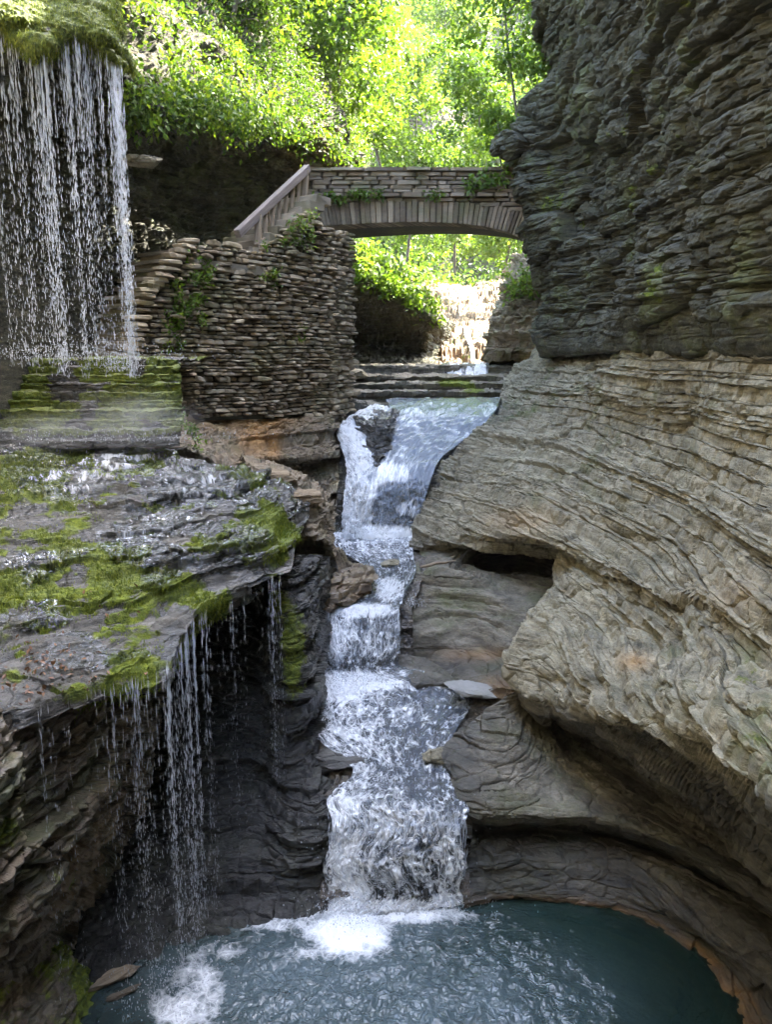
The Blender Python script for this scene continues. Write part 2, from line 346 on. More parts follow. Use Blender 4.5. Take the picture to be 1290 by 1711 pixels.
def water_sheet_material(name, tint=(0.72, 0.78, 0.80), lace=9.0, bump=0.6, stretch=0.35, bs=14.0, rough=0.06, body=(0.02, 0.03, 0.03), bodyfac=0.25, aer_sheen=None, webw=0.75, milk_sheen=False):
    """thin running water: fresnel gloss over a clear film; foam where the attribute and the lace pattern ask for it"""
    m, nt, nodes, L = new_mat(name)
    out = nodes.new('ShaderNodeOutputMaterial')
    uvn = nodes.new('ShaderNodeUVMap'); mp = nodes.new('ShaderNodeMapping'); mp.inputs['Scale'].default_value = (1, stretch, 1)
    L.new(uvn.outputs[0], mp.inputs[0])
    wv = nodes.new('ShaderNodeTexNoise'); wv.inputs['Scale'].default_value = lace * 0.8; wv.inputs['Detail'].default_value = 3
    L.new(mp.outputs[0], wv.inputs['Vector'])
    off = nodes.new('ShaderNodeVectorMath'); off.operation = 'MULTIPLY_ADD'; off.inputs[1].default_value = (0.22, 0.22, 0)
    L.new(wv.outputs['Color'], off.inputs[0]); L.new(mp.outputs[0], off.inputs[2])
    vo = nodes.new('ShaderNodeTexVoronoi'); vo.feature = 'DISTANCE_TO_EDGE'; vo.inputs['Scale'].default_value = lace
    L.new(off.outputs[0], vo.inputs['Vector'])
    vo2 = nodes.new('ShaderNodeTexVoronoi'); vo2.feature = 'DISTANCE_TO_EDGE'; vo2.inputs['Scale'].default_value = lace * 2.3
    L.new(off.outputs[0], vo2.inputs['Vector'])
    ln = math_(nt, 'MINIMUM', vo.outputs[0], math_(nt, 'MULTIPLY', vo2.outputs[0], 1.6))
    web = ramp(nt, ln, [(0.0, 1.0), (0.10, 0.35), (0.24, 0.0)]).outputs[0]
    nn = noise(nt, mp.outputs[0], lace * 0.55, 5, 0.65)
    fa = attr(nt, 'foam')
    s = math_(nt, 'ADD', math_(nt, 'MULTIPLY', fa, 1.45), math_(nt, 'SUBTRACT', math_(nt, 'MULTIPLY', nn, 1.3), 1.05))
    s = math_(nt, 'ADD', s, math_(nt, 'MULTIPLY', math_(nt, 'MULTIPLY', web, webw), ramp(nt, fa, [(0.05, 0.0), (0.4, 1.0)]).outputs[0]))
    fac = ramp(nt, math_(nt, 'MULTIPLY', s, 1.0, True), [(0.10, 0.0), (0.75, 0.96)]).outputs[0]
    hn = noise(nt, mp.outputs[0], bs, 4, 0.55, 0.15)
    h = math_(nt, 'ADD', hn, math_(nt, 'MULTIPLY', web, 0.25))
    bp = N(nt, 'Bump', Strength=bump, Distance=0.05); L.new(h, bp.inputs['Height'])
    if aer_sheen: L.new(math_(nt, 'MULTIPLY', math_(nt, 'ADD', attr(nt, 'aer_sheen'), 0.18), bump), bp.inputs['Strength'])
    fr = N(nt, 'Fresnel', IOR=1.45); L.new(bp.outputs[0], fr.inputs['Normal'])
    gl = N(nt, 'BsdfGlossy', Roughness=rough); L.new(bp.outputs[0], gl.inputs['Normal']); gl.inputs[0].default_value = (1, 1, 1, 1)
    tr = nodes.new('ShaderNodeBsdfTransparent'); tr.inputs[0].default_value = (*tint, 1)
    df = nodes.new('ShaderNodeBsdfDiffuse'); df.inputs[0].default_value = (*body, 1); L.new(bp.outputs[0], df.inputs['Normal'])
    if aer_sheen:
        an = math_(nt, 'MULTIPLY', attr(nt, 'aer_sheen'), ramp(nt, noise(nt, mp.outputs[0], 2.5, 6, 0.7), [(0.25, 0.45), (0.7, 1.0)]).outputs[0], True)
        L.new(mixc(nt, an, body, aer_sheen), df.inputs[0])
    mb = nodes.new('ShaderNodeMixShader'); mb.inputs[0].default_value = bodyfac
    if milk_sheen: L.new(math_(nt, 'MULTIPLY', attr(nt, 'milk_sheen'), bodyfac), mb.inputs[0])
    L.new(tr.outputs[0], mb.inputs[1]); L.new(df.outputs[0], mb.inputs[2])
    m1 = nodes.new('ShaderNodeMixShader'); L.new(fr.outputs[0], m1.inputs[0]); L.new(mb.outputs[0], m1.inputs[1]); L.new(gl.outputs[0], m1.inputs[2])
    fo = nodes.new('ShaderNodeBsdfPrincipled'); fo.inputs['Base Color'].default_value = (0.86, 0.88, 0.90, 1); fo.inputs['Roughness'].default_value = 0.35
    L.new(bp.outputs[0], fo.inputs['Normal'])
    m2 = nodes.new('ShaderNodeMixShader'); L.new(fac, m2.inputs[0]); L.new(m1.outputs[0], m2.inputs[1]); L.new(fo.outputs[0], m2.inputs[2])
    L.new(m2.outputs[0], out.inputs[0]); return m
M['stream'] = water_sheet_material('running_water', lace=11, bump=1.0, bs=18.0, stretch=0.45, body=(0.17, 0.20, 0.25), bodyfac=0.42, milk_sheen=True)  # body tint: aerated water plus sky reflection put into the colour
M['film'] = water_sheet_material('water_film', tint=(0.93, 0.95, 0.96), lace=7, bodyfac=0.0, bump=0.7, stretch=1.0, bs=12.0, rough=0.08, webw=0.3)
M['slab_water'] = water_sheet_material('sliding_water', lace=13, bump=0.45, stretch=0.13, bs=16.0, webw=0.45, rough=0.10, bodyfac=0.60, body=(0.26, 0.30, 0.37), milk_sheen=True)  # blue body stands in for sky reflection on the aerated water
M['pool'] = water_sheet_material('pool_water', tint=(0.5, 0.62, 0.58), lace=7.5, bump=0.5, stretch=1.0, bs=9.0, webw=0.25, rough=0.03, body=(0.010, 0.024, 0.018), bodyfac=0.85, aer_sheen=(0.13, 0.175, 0.195))  # lighter tint: bubbles plus a grey-blue sky reflection painted in

def drop_material():
    m, nt, nodes, L = new_mat('falling_drops')
    out = nodes.new('ShaderNodeOutputMaterial')
    d = nodes.new('ShaderNodeBsdfPrincipled'); d.inputs['Base Color'].default_value = (0.88, 0.91, 0.95, 1)
    d.inputs['Roughness'].default_value = 0.15
    t = nodes.new('ShaderNodeBsdfTranslucent'); t.inputs[0].default_value = (0.8, 0.85, 0.9, 1)
    mx = nodes.new('ShaderNodeMixShader'); mx.inputs[0].default_value = 0.35
    tr = nodes.new('ShaderNodeBsdfTransparent'); m2 = nodes.new('ShaderNodeMixShader'); m2.inputs[0].default_value = 0.58
    L.new(d.outputs[0], mx.inputs[1]); L.new(t.outputs[0], mx.inputs[2]); L.new(mx.outputs[0], m2.inputs[1]); L.new(tr.outputs[0], m2.inputs[2]); L.new(m2.outputs[0], out.inputs[0]); return m
M['drops'] = drop_material()

# ------------------------------------------------------------------ rock patches
def rock(name, rows, mat, label, res=2.6, mx=0.3, st=None, attrs=None, flip=None, bulge=0.0, resv=None, kind='structure', lin=False, taper=None, flat=True):
    g, tv, tu = loft(rows, res, mx, resv, lin)
    n = auto_normals(g) if flip is None else normals(g, flip)
    n = blur(n, 8); n /= np.linalg.norm(n, axis=-1, keepdims=True) + 1e-9
    s = dict(seed=sum(map(ord, name)) % 97); s.update(st or {})
    d, dz = strata(g, **s)
    if bulge: d = d + bulge * fbm(g, 0.55, 2, off=s['seed'] + 30)
    if taper: d = d * (0.3 + 0.7 * smooth(taper[0], taper[1], g[..., 2]))
    g = g + n * d[..., None]; g[..., 2] += dz
    px, py = proj(g)
    A = {k: np.zeros(g.shape[:2]) for k in ('moss', 'wet', 'algae', 'stain')}
    nn = normals(g); up = np.abs(nn[..., 2])
    if attrs:
        for k, v in attrs.items(): A[k] = np.clip(v(g, px, py, up) if callable(v) else np.full(px.shape, v), 0, 1)
    me_n = normals(g); fl = np.median(((n * me_n).sum(-1))) < 0
    o = grid_obj(name, g, M[mat], A, flip=bool(fl), sm=not flat)
    tag(o, label, kind=kind)
    return o, g, n
def lowmoss(w, sc_=1.2, lo=0.0, hi=0.5, off=0.0):
    return lambda g, px, py, up: w * smooth(lo, hi, fbm(g, sc_, 3, off=off))

# ---- right cliff: upper overhanging wall (beds horizontal at eye level)
def zrow(z, pts):
    r = []
    for p in pts:
        if len(p) == 3: r.append(W(*p)); continue
        px, D = p; k = (z - EYE[2]) / D                      # z/y ratio of the ray
        v = (SP + k * CP) / (CP - k * SP)
        r.append(W((px - CX) / FPX * D / (CP + SP * v), D, z))
    return np.array(r)
R1 = [
    zrow(5.75, [(950, 24.), (930, 20.), (985, 17.5), (1060, 15.0), (1150, 12.5), (1290, 10.0), (6.4, 4, 5.75), (7.5, -4, 5.75), (9, -14, 5.75)]),
    zrow(5.60, [(935, 23.), (908, 17.4), (955, 15.8), (1010, 13.4), (1090, 11.2), (1290, 7.8), (4.9, 3, 5.9), (6, -4, 5.9), (7, -14, 5.9)]),
    zrow(5.95, [(930, 23.), (900, 17.4), (950, 15.7), (1010, 13.0), (1090, 10.8), (1290, 7.5), (4.8, 3, 6.1), (6, -4, 6.1), (7, -14, 6.1)]),
    zrow(6.8, [(950, 23.), (914, 17.6), (955, 15.7), (1008, 13.2), (1095, 10.9), (1290, 7.5), (4.8, 3, 6.9), (6, -4, 6.9), (7, -14, 6.9)]),
    zrow(8.0, [(940, 23.), (896, 17.7), (955, 15.9), (1003, 13.4), (1100, 11.0), (1290, 7.5), (4.8, 3, 8), (6, -4, 8), (7, -14, 8)]),
    zrow(9.0, [(930, 23.), (872, 17.9), (945, 16.0), (1000, 13.7), (1100, 11.1), (1290, 7.5), (4.7, 3, 9), (6, -4, 9), (7, -14, 9)]),
    zrow(10.1, [(900, 23.), (838, 18.3), (930, 16.4), (990, 14.2), (1100, 11.1), (1290, 7.4), (4.6, 3, 10), (6, -4, 10), (7, -14, 10)]),
    zrow(10.75, [(920, 23.), (872, 18.3), (930, 16.4), (985, 14.2), (1090, 11.0), (1290, 7.2), (4.5, 3, 11), (6, -4, 11), (7, -14, 11)]),
    zrow(11.3, [(950, 23.), (902, 18.0), (945, 16.0), (1000, 13.8), (1090, 10.8), (1290, 7.0), (4.3, 3, 12), (6, -4, 12), (7, -14, 12)]),
    zrow(12.1, [(940, 22.), (888, 17.6), (940, 15.5), (1000, 13.2), (1080, 10.5), (1290, 6.8), (4.2, 3, 13), (6, -4, 13), (7, -14, 13)]),
    zrow(12.9, [(940, 21.), (880, 17.2), (930, 15.2), (1000, 12.8), (1080, 10.2), (1290, 6.8), (4.2, 3, 14), (6, -4, 14), (7, -14, 14)]),
    zrow(15.0, [(4.9, 21, 15), (3.3, 17.2, 15), (3.4, 15, 15), (3.5, 13, 15), (3.5, 10.5, 15), (3.5, 7, 15.5), (3.6, 3, 15.5), (4, -4, 16), (5, -14, 16)]),
    zrow(17.6, [(5.2, 21.5, 21.0), (3.6, 17.6, 22.0), (3.4, 15, 21.4), (3.5, 13, 21), (3.5, 10.5, 20.6), (3.4, 7, 20.4), (3.4, 3, 20), (3.8, -4, 20), (5, -14, 20)]),  # unseen crest, height and lean shaped to cut sun and skylight
]
RP = [R1[-1],
    zrow(18.0, [(12, 26, 19), (10, 19, 21.), (9, 15, 22), (9, 13, 22.5), (9, 10.5, 22), (10, 7, 22), (11, 3, 22), (12, -4, 22), (14, -14, 22)]),
    zrow(18.0, [(40, 30, 19), (42, 19, 21.), (42, 15, 22), (42, 13, 22.5), (42, 10.5, 22), (42, 7, 22), (42, 3, 22), (42, -4, 22), (44, -20, 22)]),
    zrow(18.0, [(50, 30, -2), (52, 19, -2), (52, 15, -2), (52, 13, -2), (52, 10.5, -2), (52, 7, -2), (52, 3, -2), (52, -4, -2), (54, -20, -2)]),
]
# insert an extra column of unseen ridge past the bridge, added to block sun
def extend(r, x, y): return np.concatenate([[W(x, y, r[0, 2])], r])
R1 = [extend(r, 8.2, 29.0) for r in R1]; RP = [RP[0]] + RP[1:]
rock('right_plateau', RP, 'soil', 'unseen ground added on top of the right-hand cliff to stop sun leaks', res=80, mx=2.0, st=dict(seed=157, thick=0.5, amp=0.1))  # unseen sheet added to keep sun out of the caves
rock('right_bedrock', [np.array([W(11, y_, z_) for y_ in (-20, -10, 0, 8, 14, 20, 26)]) for z_ in (-1.8, 5, 12, 21)], 'rock_dark', 'unseen rock sheet added behind the right side of the gorge to stop light leaks', res=80, mx=2.0, st=dict(seed=158, thick=0.5, amp=0.1))  # unseen sheet added behind the cave against stray light
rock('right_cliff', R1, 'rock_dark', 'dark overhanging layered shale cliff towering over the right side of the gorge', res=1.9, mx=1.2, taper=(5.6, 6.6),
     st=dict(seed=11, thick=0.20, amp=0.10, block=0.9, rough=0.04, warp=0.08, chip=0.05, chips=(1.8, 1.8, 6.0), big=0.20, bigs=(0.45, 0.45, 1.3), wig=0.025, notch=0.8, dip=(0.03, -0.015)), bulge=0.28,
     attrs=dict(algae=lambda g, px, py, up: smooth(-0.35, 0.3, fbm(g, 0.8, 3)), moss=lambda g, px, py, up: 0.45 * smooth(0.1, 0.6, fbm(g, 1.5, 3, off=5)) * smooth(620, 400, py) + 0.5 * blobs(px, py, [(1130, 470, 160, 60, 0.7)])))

# ---- right lower slope
R2 = [
    C((890, 580, 21.), (1000, 560, 16.5), (1100, 530, 13.5), (1200, 515, 11.), (1290, 500, 9.5), W(6.4, 4, 6.6), W(7.4, -4, 5.9), W(9, -14, 5.9)),
    C((850, 618, 19.8), (985, 603, 14.6), (1075, 575, 11.8), (1180, 560, 9.4), (1290, 552, 7.9), W(5.0, 3, 5.6), W(6, -4, 5.6), W(7, -14, 5.6)),
    C((838, 650, 18.0), (970, 650, 14.2), (1060, 645, 11.6), (1170, 640, 9.2), (1290, 640, 7.5), W(4.6, 3, 5.2), W(5.7, -4, 5.2), W(7, -14, 5.2)),
    C((830, 692, 16.6), (930, 705, 14.6), (1010, 715, 12.6), (1130, 722, 9.8), (1290, 730, 7.1), W(4.3, 3, 4.9), W(5.5, -4, 4.9), W(7, -14, 4.9)),
    C((738, 765, 15.5), (850, 775, 13.9), (960, 790, 12.0), (1100, 810, 9.4), (1290, 840, 6.5), W(3.9, 3, 4.5), W(5.2, -4, 4.5), W(6.5, -14, 4.5)),
    C((702, 845, 14.5), (800, 848, 13.2), (900, 858, 11.7), (1080, 900, 8.8), (1290, 940, 5.9), W(3.6, 3, 4.2), W(5, -4, 4.2), W(6.5, -14, 4.2)),
    C((684, 905, 13.7), (770, 895, 12.7), (890, 900, 11.2), (1030, 965, 8.8), (1290, 1040, 5.4), W(3.4, 2.8, 3.9), W(5, -4, 3.9), W(6.5, -14, 3.9)),
    C((700, 925, 13.7), (790, 912, 13.0), (915, 915, 12.2), (1050, 990, 10.), (1290, 1070, 7.0), W(4.4, 2.8, 3.6), W(6, -4, 3.6), W(7.5, -14, 3.6)),
]
slopeA = dict(algae=lambda g, px, py, up: 0.9 * smooth(-0.1, 0.5, fbm(g, 1.0, 3)) * smooth(950, 650, py) + 0.15 + blobs(px, py, [(1230, 1120, 110, 60, 0.8), (1270, 1240, 70, 80, 0.9), (1150, 1090, 70, 40, 0.5)]),
              stain=lambda g, px, py, up: blobs(px, py, [(1060, 1105, 26, 14, 0.5), (740, 1150, 60, 12, 0.4), (870, 870, 60, 20, 0.25), (1230, 990, 60, 40, 0.12)]),
              moss=lambda g, px, py, up: 0.62 * blobs(px, py, [(1240, 1120, 80, 40, 0.7), (1270, 1230, 60, 60, 0.75), (1180, 1080, 60, 30, 0.4), (950, 615, 60, 25, 0.5)]) * smooth(-0.2, 0.3, fbm(g, 3, 2)),
              wet=lambda g, px, py, up: blobs(px, py, [(700, 800, 60, 90, 0.7), (690, 930, 40, 50, 0.8), (830, 690, 40, 20, 0.6)]))
rock('right_slope', R2, 'rock', 'grey layered rock slope below the right-hand cliff', res=1.6, mx=1.0, st=dict(seed=23, thick=0.11, amp=0.085, block=0.45, rough=0.026, notch=1.2, terr=0.9, chip=0.022, chips=(3.2, 3.2, 13), big=0.05, bigs=(0.7, 0.7, 2.2), warp=0.04, wig=0.016), bulge=0.16, attrs=slopeA)
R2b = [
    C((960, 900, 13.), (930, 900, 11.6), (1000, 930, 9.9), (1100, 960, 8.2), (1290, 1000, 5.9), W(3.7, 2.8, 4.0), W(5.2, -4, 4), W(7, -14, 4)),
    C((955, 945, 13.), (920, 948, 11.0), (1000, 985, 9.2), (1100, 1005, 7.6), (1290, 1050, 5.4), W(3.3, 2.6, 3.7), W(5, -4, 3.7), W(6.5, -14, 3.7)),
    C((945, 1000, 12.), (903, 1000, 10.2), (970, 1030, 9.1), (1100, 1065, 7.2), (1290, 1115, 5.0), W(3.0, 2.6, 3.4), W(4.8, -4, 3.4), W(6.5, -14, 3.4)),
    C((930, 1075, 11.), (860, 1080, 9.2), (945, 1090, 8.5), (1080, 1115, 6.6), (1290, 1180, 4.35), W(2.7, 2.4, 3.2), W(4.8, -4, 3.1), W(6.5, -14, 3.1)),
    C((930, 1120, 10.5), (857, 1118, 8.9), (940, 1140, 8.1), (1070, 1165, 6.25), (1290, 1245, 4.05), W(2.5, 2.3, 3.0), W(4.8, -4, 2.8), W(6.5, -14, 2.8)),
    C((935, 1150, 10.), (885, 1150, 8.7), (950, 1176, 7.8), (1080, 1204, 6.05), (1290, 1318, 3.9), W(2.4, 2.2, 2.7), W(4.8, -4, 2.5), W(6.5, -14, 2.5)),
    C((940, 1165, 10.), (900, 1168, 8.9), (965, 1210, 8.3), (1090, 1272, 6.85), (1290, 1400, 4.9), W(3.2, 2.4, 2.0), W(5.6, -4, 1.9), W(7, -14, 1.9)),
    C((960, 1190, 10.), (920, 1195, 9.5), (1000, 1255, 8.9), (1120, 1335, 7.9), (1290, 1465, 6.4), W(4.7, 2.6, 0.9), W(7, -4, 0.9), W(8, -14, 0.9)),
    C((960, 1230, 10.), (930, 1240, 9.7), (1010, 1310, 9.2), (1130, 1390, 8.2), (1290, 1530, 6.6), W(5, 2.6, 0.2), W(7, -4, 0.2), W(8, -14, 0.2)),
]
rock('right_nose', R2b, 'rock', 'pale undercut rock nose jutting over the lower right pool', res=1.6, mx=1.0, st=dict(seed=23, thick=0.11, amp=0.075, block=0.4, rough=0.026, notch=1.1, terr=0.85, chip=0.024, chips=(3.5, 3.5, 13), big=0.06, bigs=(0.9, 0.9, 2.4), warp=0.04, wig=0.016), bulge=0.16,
     attrs=dict(slopeA, wet=lambda g, px, py, up: 0.95 * (lambda lip: smooth(lip - 5, lip + 40, py))(np.interp(px, [880, 950, 1080, 1290, 1400], [1150, 1176, 1204, 1318, 1390]))))  # wet mask here paints shade under the lip, following its curve
# alcove carved beside the middle fall
R2c = [
    C((690, 905, 14.3), (760, 900, 13.8), (830, 900, 13.8), (900, 905, 13.8), (960, 930, 13.)),
    C((682, 935, 13.0), (750, 938, 12.6), (800, 936, 14.2), (880, 932, 14.8), (960, 950, 13.6)),
    C((676, 958, 12.2), (740, 955, 11.9), (800, 958, 12.0), (870, 965, 12.4), (950, 980, 12.)),
    C((690, 975, 12.0), (740, 978, 11.7), (800, 990, 11.5), (870, 1000, 11.2), (940, 1010, 11.2)),
    C((672, 1010, 11.2), (740, 1020, 11.2), (800, 1030, 11.0), (870, 1040, 10.6), (930, 1050, 10.6)),
    C((668, 1045, 10.7), (740, 1050, 10.7), (800, 1058, 10.6), (865, 1065, 10.2), (930, 1080, 10.3)),
    C((668, 1085, 10.5), (740, 1080, 10.6), (800, 1085, 10.4), (860, 1090, 10.0), (930, 1110, 10.2)),
    C((668, 1118, 10.1), (740, 1108, 10.1), (800, 1110, 9.9), (860, 1115, 9.5), (930, 1140, 9.8)),
    C((690, 1150, 9.55), (760, 1140, 9.6), (820, 1135, 9.4), (870, 1135, 9.2), (930, 1160, 9.6)),
    C((690, 1190, 9.5), (760, 1180, 9.5), (820, 1170, 9.3), (870, 1160, 9.2), (930, 1180, 9.6)),
]
rock('stream_alcove', R2c, 'rock_mid', 'smooth water-worn alcove of curved shale beds beside the middle cascade', res=1.8,
     st=dict(seed=33, thick=0.19, amp=0.15, block=0.15, rough=0.014, warp=0.04, terr=0.9, notch=1.3, wig=0.012, chip=0.012, chips=(2, 2, 12)), attrs=dict(wet=lambda g, px, py, up: 0.08 + 0.7 * smooth(1050, 1110, py), stain=lambda g, px, py, up: blobs(px, py, [(800, 1095, 60, 12, 0.5), (840, 1150, 40, 20, 0.6)]), algae=0.6))
# tongue of rock under the nose, with the cave behind it
R3 = [
    C((890, 1140, 9.8), (960, 1180, 10.2), (1040, 1215, 10.2), (1150, 1260, 9.0), (1290, 1340, 7.8), W(6.0, 3, 1.6), W(8, -4, 2)),
    C((872, 1148, 9.1), (930, 1200, 9.6), (1000, 1240, 9.6), (1110, 1310, 8.4), (1290, 1420, 7.0), W(5.3, 3, 1.0), W(7.5, -4, 1.4)),
    C((805, 1190, 8.7), (870, 1232, 8.4), (960, 1285, 8.3), (1090, 1345, 7.8), (1290, 1460, 6.6), W(4.8, 3, 0.95), W(7, -4, 1.1)),
    C((744, 1238, 8.4), (805, 1290, 7.85), (900, 1322, 7.7), (1050, 1360, 7.4), (1290, 1490, 6.2), W(4.6, 3, 0.9), W(7, -4, 0.9)),
    C((745, 1272, 8.05), (785, 1345, 7.45), (900, 1360, 7.4), (1050, 1380, 7.2), (1290, 1510, 6.1), W(4.6, 3, 0.8), W(7, -4, 0.8)),
    C((752, 1290, 8.2), (788, 1366, 7.5), (900, 1372, 7.5), (1050, 1392, 7.35), (1290, 1522, 6.2), W(4.7, 3, 0.7), W(7, -4, 0.7)),
    C((775, 1300, 8.9), (800, 1378, 8.0), (900, 1382, 8.0), (1050, 1402, 7.8), (1290, 1530, 6.6), W(5.3, 3, 0.6), W(7.5, -4, 0.6)),
    C((765, 1400, 7.8), (800, 1400, 7.75), (900, 1395, 7.8), (1050, 1415, 7.55), (1290, 1545, 6.2), W(5.3, 3, 0.5), W(7.5, -4, 0.5)),
    C((768, 1425, 7.5), (830, 1412, 7.55), (900, 1410, 7.55), (1060, 1432, 7.25), (1290, 1570, 5.9), W(5.0, 3, 0.5), W(7.5, -4, 0.4)),
    C((770, 1450, 7.25), (830, 1442, 7.28), (900, 1445, 7.28), (1060, 1468, 7.05), (1290, 1615, 5.72), W(4.8, 3, 0.4), W(7.5, -4, 0.35)),
    C((772, 1470, 7.2), (830, 1462, 7.22), (900, 1465, 7.22), (1060, 1488, 6.98), (1290, 1640, 5.62), W(4.6, 3, 0.3), W(7.5, -4, 0.25)),
    np.array([Pz(775, 1508, 0.06), Pz(830, 1497, 0.06), Pz(900, 1496, 0.06), Pz(1050, 1512, 0.07), Pz(1210, 1610, 0.08), W(3.3, 4.6, 0.1), W(5, 1, 0.1)]),
    np.array([Pz(775, 1530, -0.3), Pz(830, 1520, -0.3), Pz(890, 1520, -0.18), Pz(1040, 1540, -0.12), Pz(1165, 1630, -0.12), W(2.9, 4.6, -0.12), W(4, 1, -0.12)]),
    np.array([Pz(775, 1600, -1.0), Pz(830, 1600, -1.0), Pz(860, 1600, -1), Pz(980, 1640, -1), Pz(1060, 1700, -1.0), W(2.0, 4.4, -1.0), W(3, 1, -1)]),
]
rock('pool_ledge', R3, 'rock_mid', 'water-smoothed rock tongue and wet ledges curving round the right of the pool', res=1.7, mx=1.0,
     st=dict(seed=41, thick=0.085, amp=0.034, block=0.35, rough=0.018, warp=0.05, terr=0.15, chip=0.014, chips=(2.5, 2.5, 10), big=0.03),
     attrs=dict(wet=lambda g, px, py, up: np.maximum.reduce([0.95 * smooth(1350, 1400, py), 0.8 * smooth(860, 780, px), 0.9 * smooth(960, 1090, px) * smooth(1180, 1240, py)]),  # last term paints the cave shade; the others are wet ledges
                stain=lambda g, px, py, up: 0.8 * smooth(0.10, -0.02, g[..., 2]) * smooth(-0.5, -0.15, g[..., 2]), algae=0.4))

# ---- left shelf
SH = [
    C((-400, 700, 11.5), (-150, 728, 10.6), (0, 732, 10.4), (100, 738, 10.3), (220, 742, 10.3), (330, 760, 10.5), (430, 780, 11.0), (505, 812, 11.6)),
    C((-400, 770, 9.4), (-150, 800, 9.1), (0, 770, 9.3), (120, 800, 9.2), (250, 805, 9.2), (360, 812, 9.5), (450, 828, 9.8), (515, 848, 10.5)),
    C((-400, 850, 8.2), (-150, 870, 8.1), (0, 850, 8.2), (130, 872, 8.2), (260, 868, 8.4), (380, 862, 8.9), (455, 868, 9.2), (500, 885, 9.7)),
    C((-400, 940, 7.1), (-150, 955, 7.05), (0, 945, 7.2), (150, 950, 7.35), (280, 925, 7.8), (395, 900, 8.3), (470, 900, 8.75), (494, 905, 9.3)),
    C((-400, 1040, 6.1), (-150, 1050, 6.1), (0, 1045, 6.3), (140, 1030, 6.6), (250, 1000, 7.1), (325, 975, 7.6), (425, 945, 8.2), (490, 925, 8.8)),
    C((-400, 1130, 5.3), (-150, 1130, 5.4), (0, 1120, 5.7), (120, 1095, 6.0), (220, 1070, 6.35), (285, 1035, 6.8), (345, 995, 7.4), (478, 945, 8.3)),
    C((-400, 1200, 4.8), (-150, 1205, 4.9), (0, 1185, 5.15), (80, 1165, 5.4), (190, 1128, 5.85), (278, 1110, 6.1), (328, 1020, 7.1), (425, 972, 7.95)),
    C((-400, 1225, 4.8), (-150, 1230, 4.88), (0, 1208, 5.12), (75, 1188, 5.38), (185, 1152, 5.85), (272, 1132, 6.15), (320, 1040, 7.15), (420, 992, 8.0)),
    C((-400, 1235, 5.6), (-150, 1240, 5.6), (0, 1215, 5.9), (80, 1195, 6.3), (180, 1160, 6.9), (262, 1130, 7.3), (330, 1045, 8.0), (440, 985, 8.8)),
    C((-400, 1200, 8), (-150, 1180, 8), (0, 1170, 8), (80, 1150, 8.2), (180, 1120, 8.6), (280, 1080, 8.8), (360, 1020, 9.2), (450, 975, 9.6)),
]
shelf_moss = [(40, 1045, 80, 40, 0.7), (230, 1105, 60, 30, 0.8), (20, 1130, 60, 25, 0.6), (60, 700 + 90, 90, 50, 0.8), (100, 850, 60, 60, 0.9), (30, 770, 60, 40, 0.75), (80, 800, 40, 50, 0.9), (190, 960, 45, 40, 0.9), (20, 985, 40, 40, 0.9), (430, 880, 60, 60, 0.6), (460, 900, 30, 60, 0.85), (250, 1080, 60, 50, 0.8),
              (130, 1150, 80, 25, 0.7), (330, 1000, 25, 30, 0.8), (400, 850, 40, 30, 0.6), (220, 900, 70, 25, 0.4), (300, 960, 50, 20, 0.4), (60, 1100, 60, 25, 0.5), (350, 790, 80, 20, 0.4)]
_, shelf_g, shelf_n = rock('wet_shelf', SH, 'rock_wet', 'broad wet rock shelf covered in moss beneath the left waterfall', res=1.7,
     st=dict(seed=53, thick=0.075, amp=0.05, block=0.6, rough=0.020, warp=0.12, notch=0.7, terr=1.05, chip=0.010, chips=(2.5, 2.5, 9), big=0.035, bigs=(1.0, 1.0, 2.0), wig=0.05), bulge=0.14,
     attrs=dict(wet=lambda g, px, py, up: 0.95 * smooth(-0.4, 0.1, fbm(g, 1.3, 2)), moss=lambda g, px, py, up: blobs(px, py, shelf_moss) * (0.35 + 0.6 * smooth(-0.2, 0.35, fbm(g, 2.5, 3))) + 0.78 * smooth(-0.08, 0.3, fbm(g, (1.6, 1.6, 3), 4, 0.6, off=3)) + 0.28 * (1 - up)))
fk = shelf_g[:int(shelf_g.shape[0] * 0.80)]; fn = normals(fk); fn[fn[..., 2] < 0] *= -1
fup = blur(fn[..., 2], 2)
ff = fk + W(0, 0, 0.010) + fn * 0.004
fpx, fpy = proj(ff)
flow = blobs(fpx, fpy, [(180, 760, 130, 40, 1.0), (120, 800, 140, 50, 0.8), (330, 800, 130, 50, 0.75), (260, 880, 130, 60, 0.6), (60, 1010, 80, 50, 0.6), (150, 1090, 90, 40, 0.65), (400, 900, 70, 50, 0.55)])
SHELF_FILM = (ff, np.clip(flow * (0.05 + 0.10 * smooth(850, 770, fpy) + 0.48 * smooth(0.90, 0.4, fup)) + 0.22 * flow * smooth(0.15, 0.5, fbm(ff, 4.0, 3)), 0, 0.5), flow + 0.25 + 0.9 * fbm(ff, (2.2, 2.2, 5.0), 4, 0.6, off=2.0))
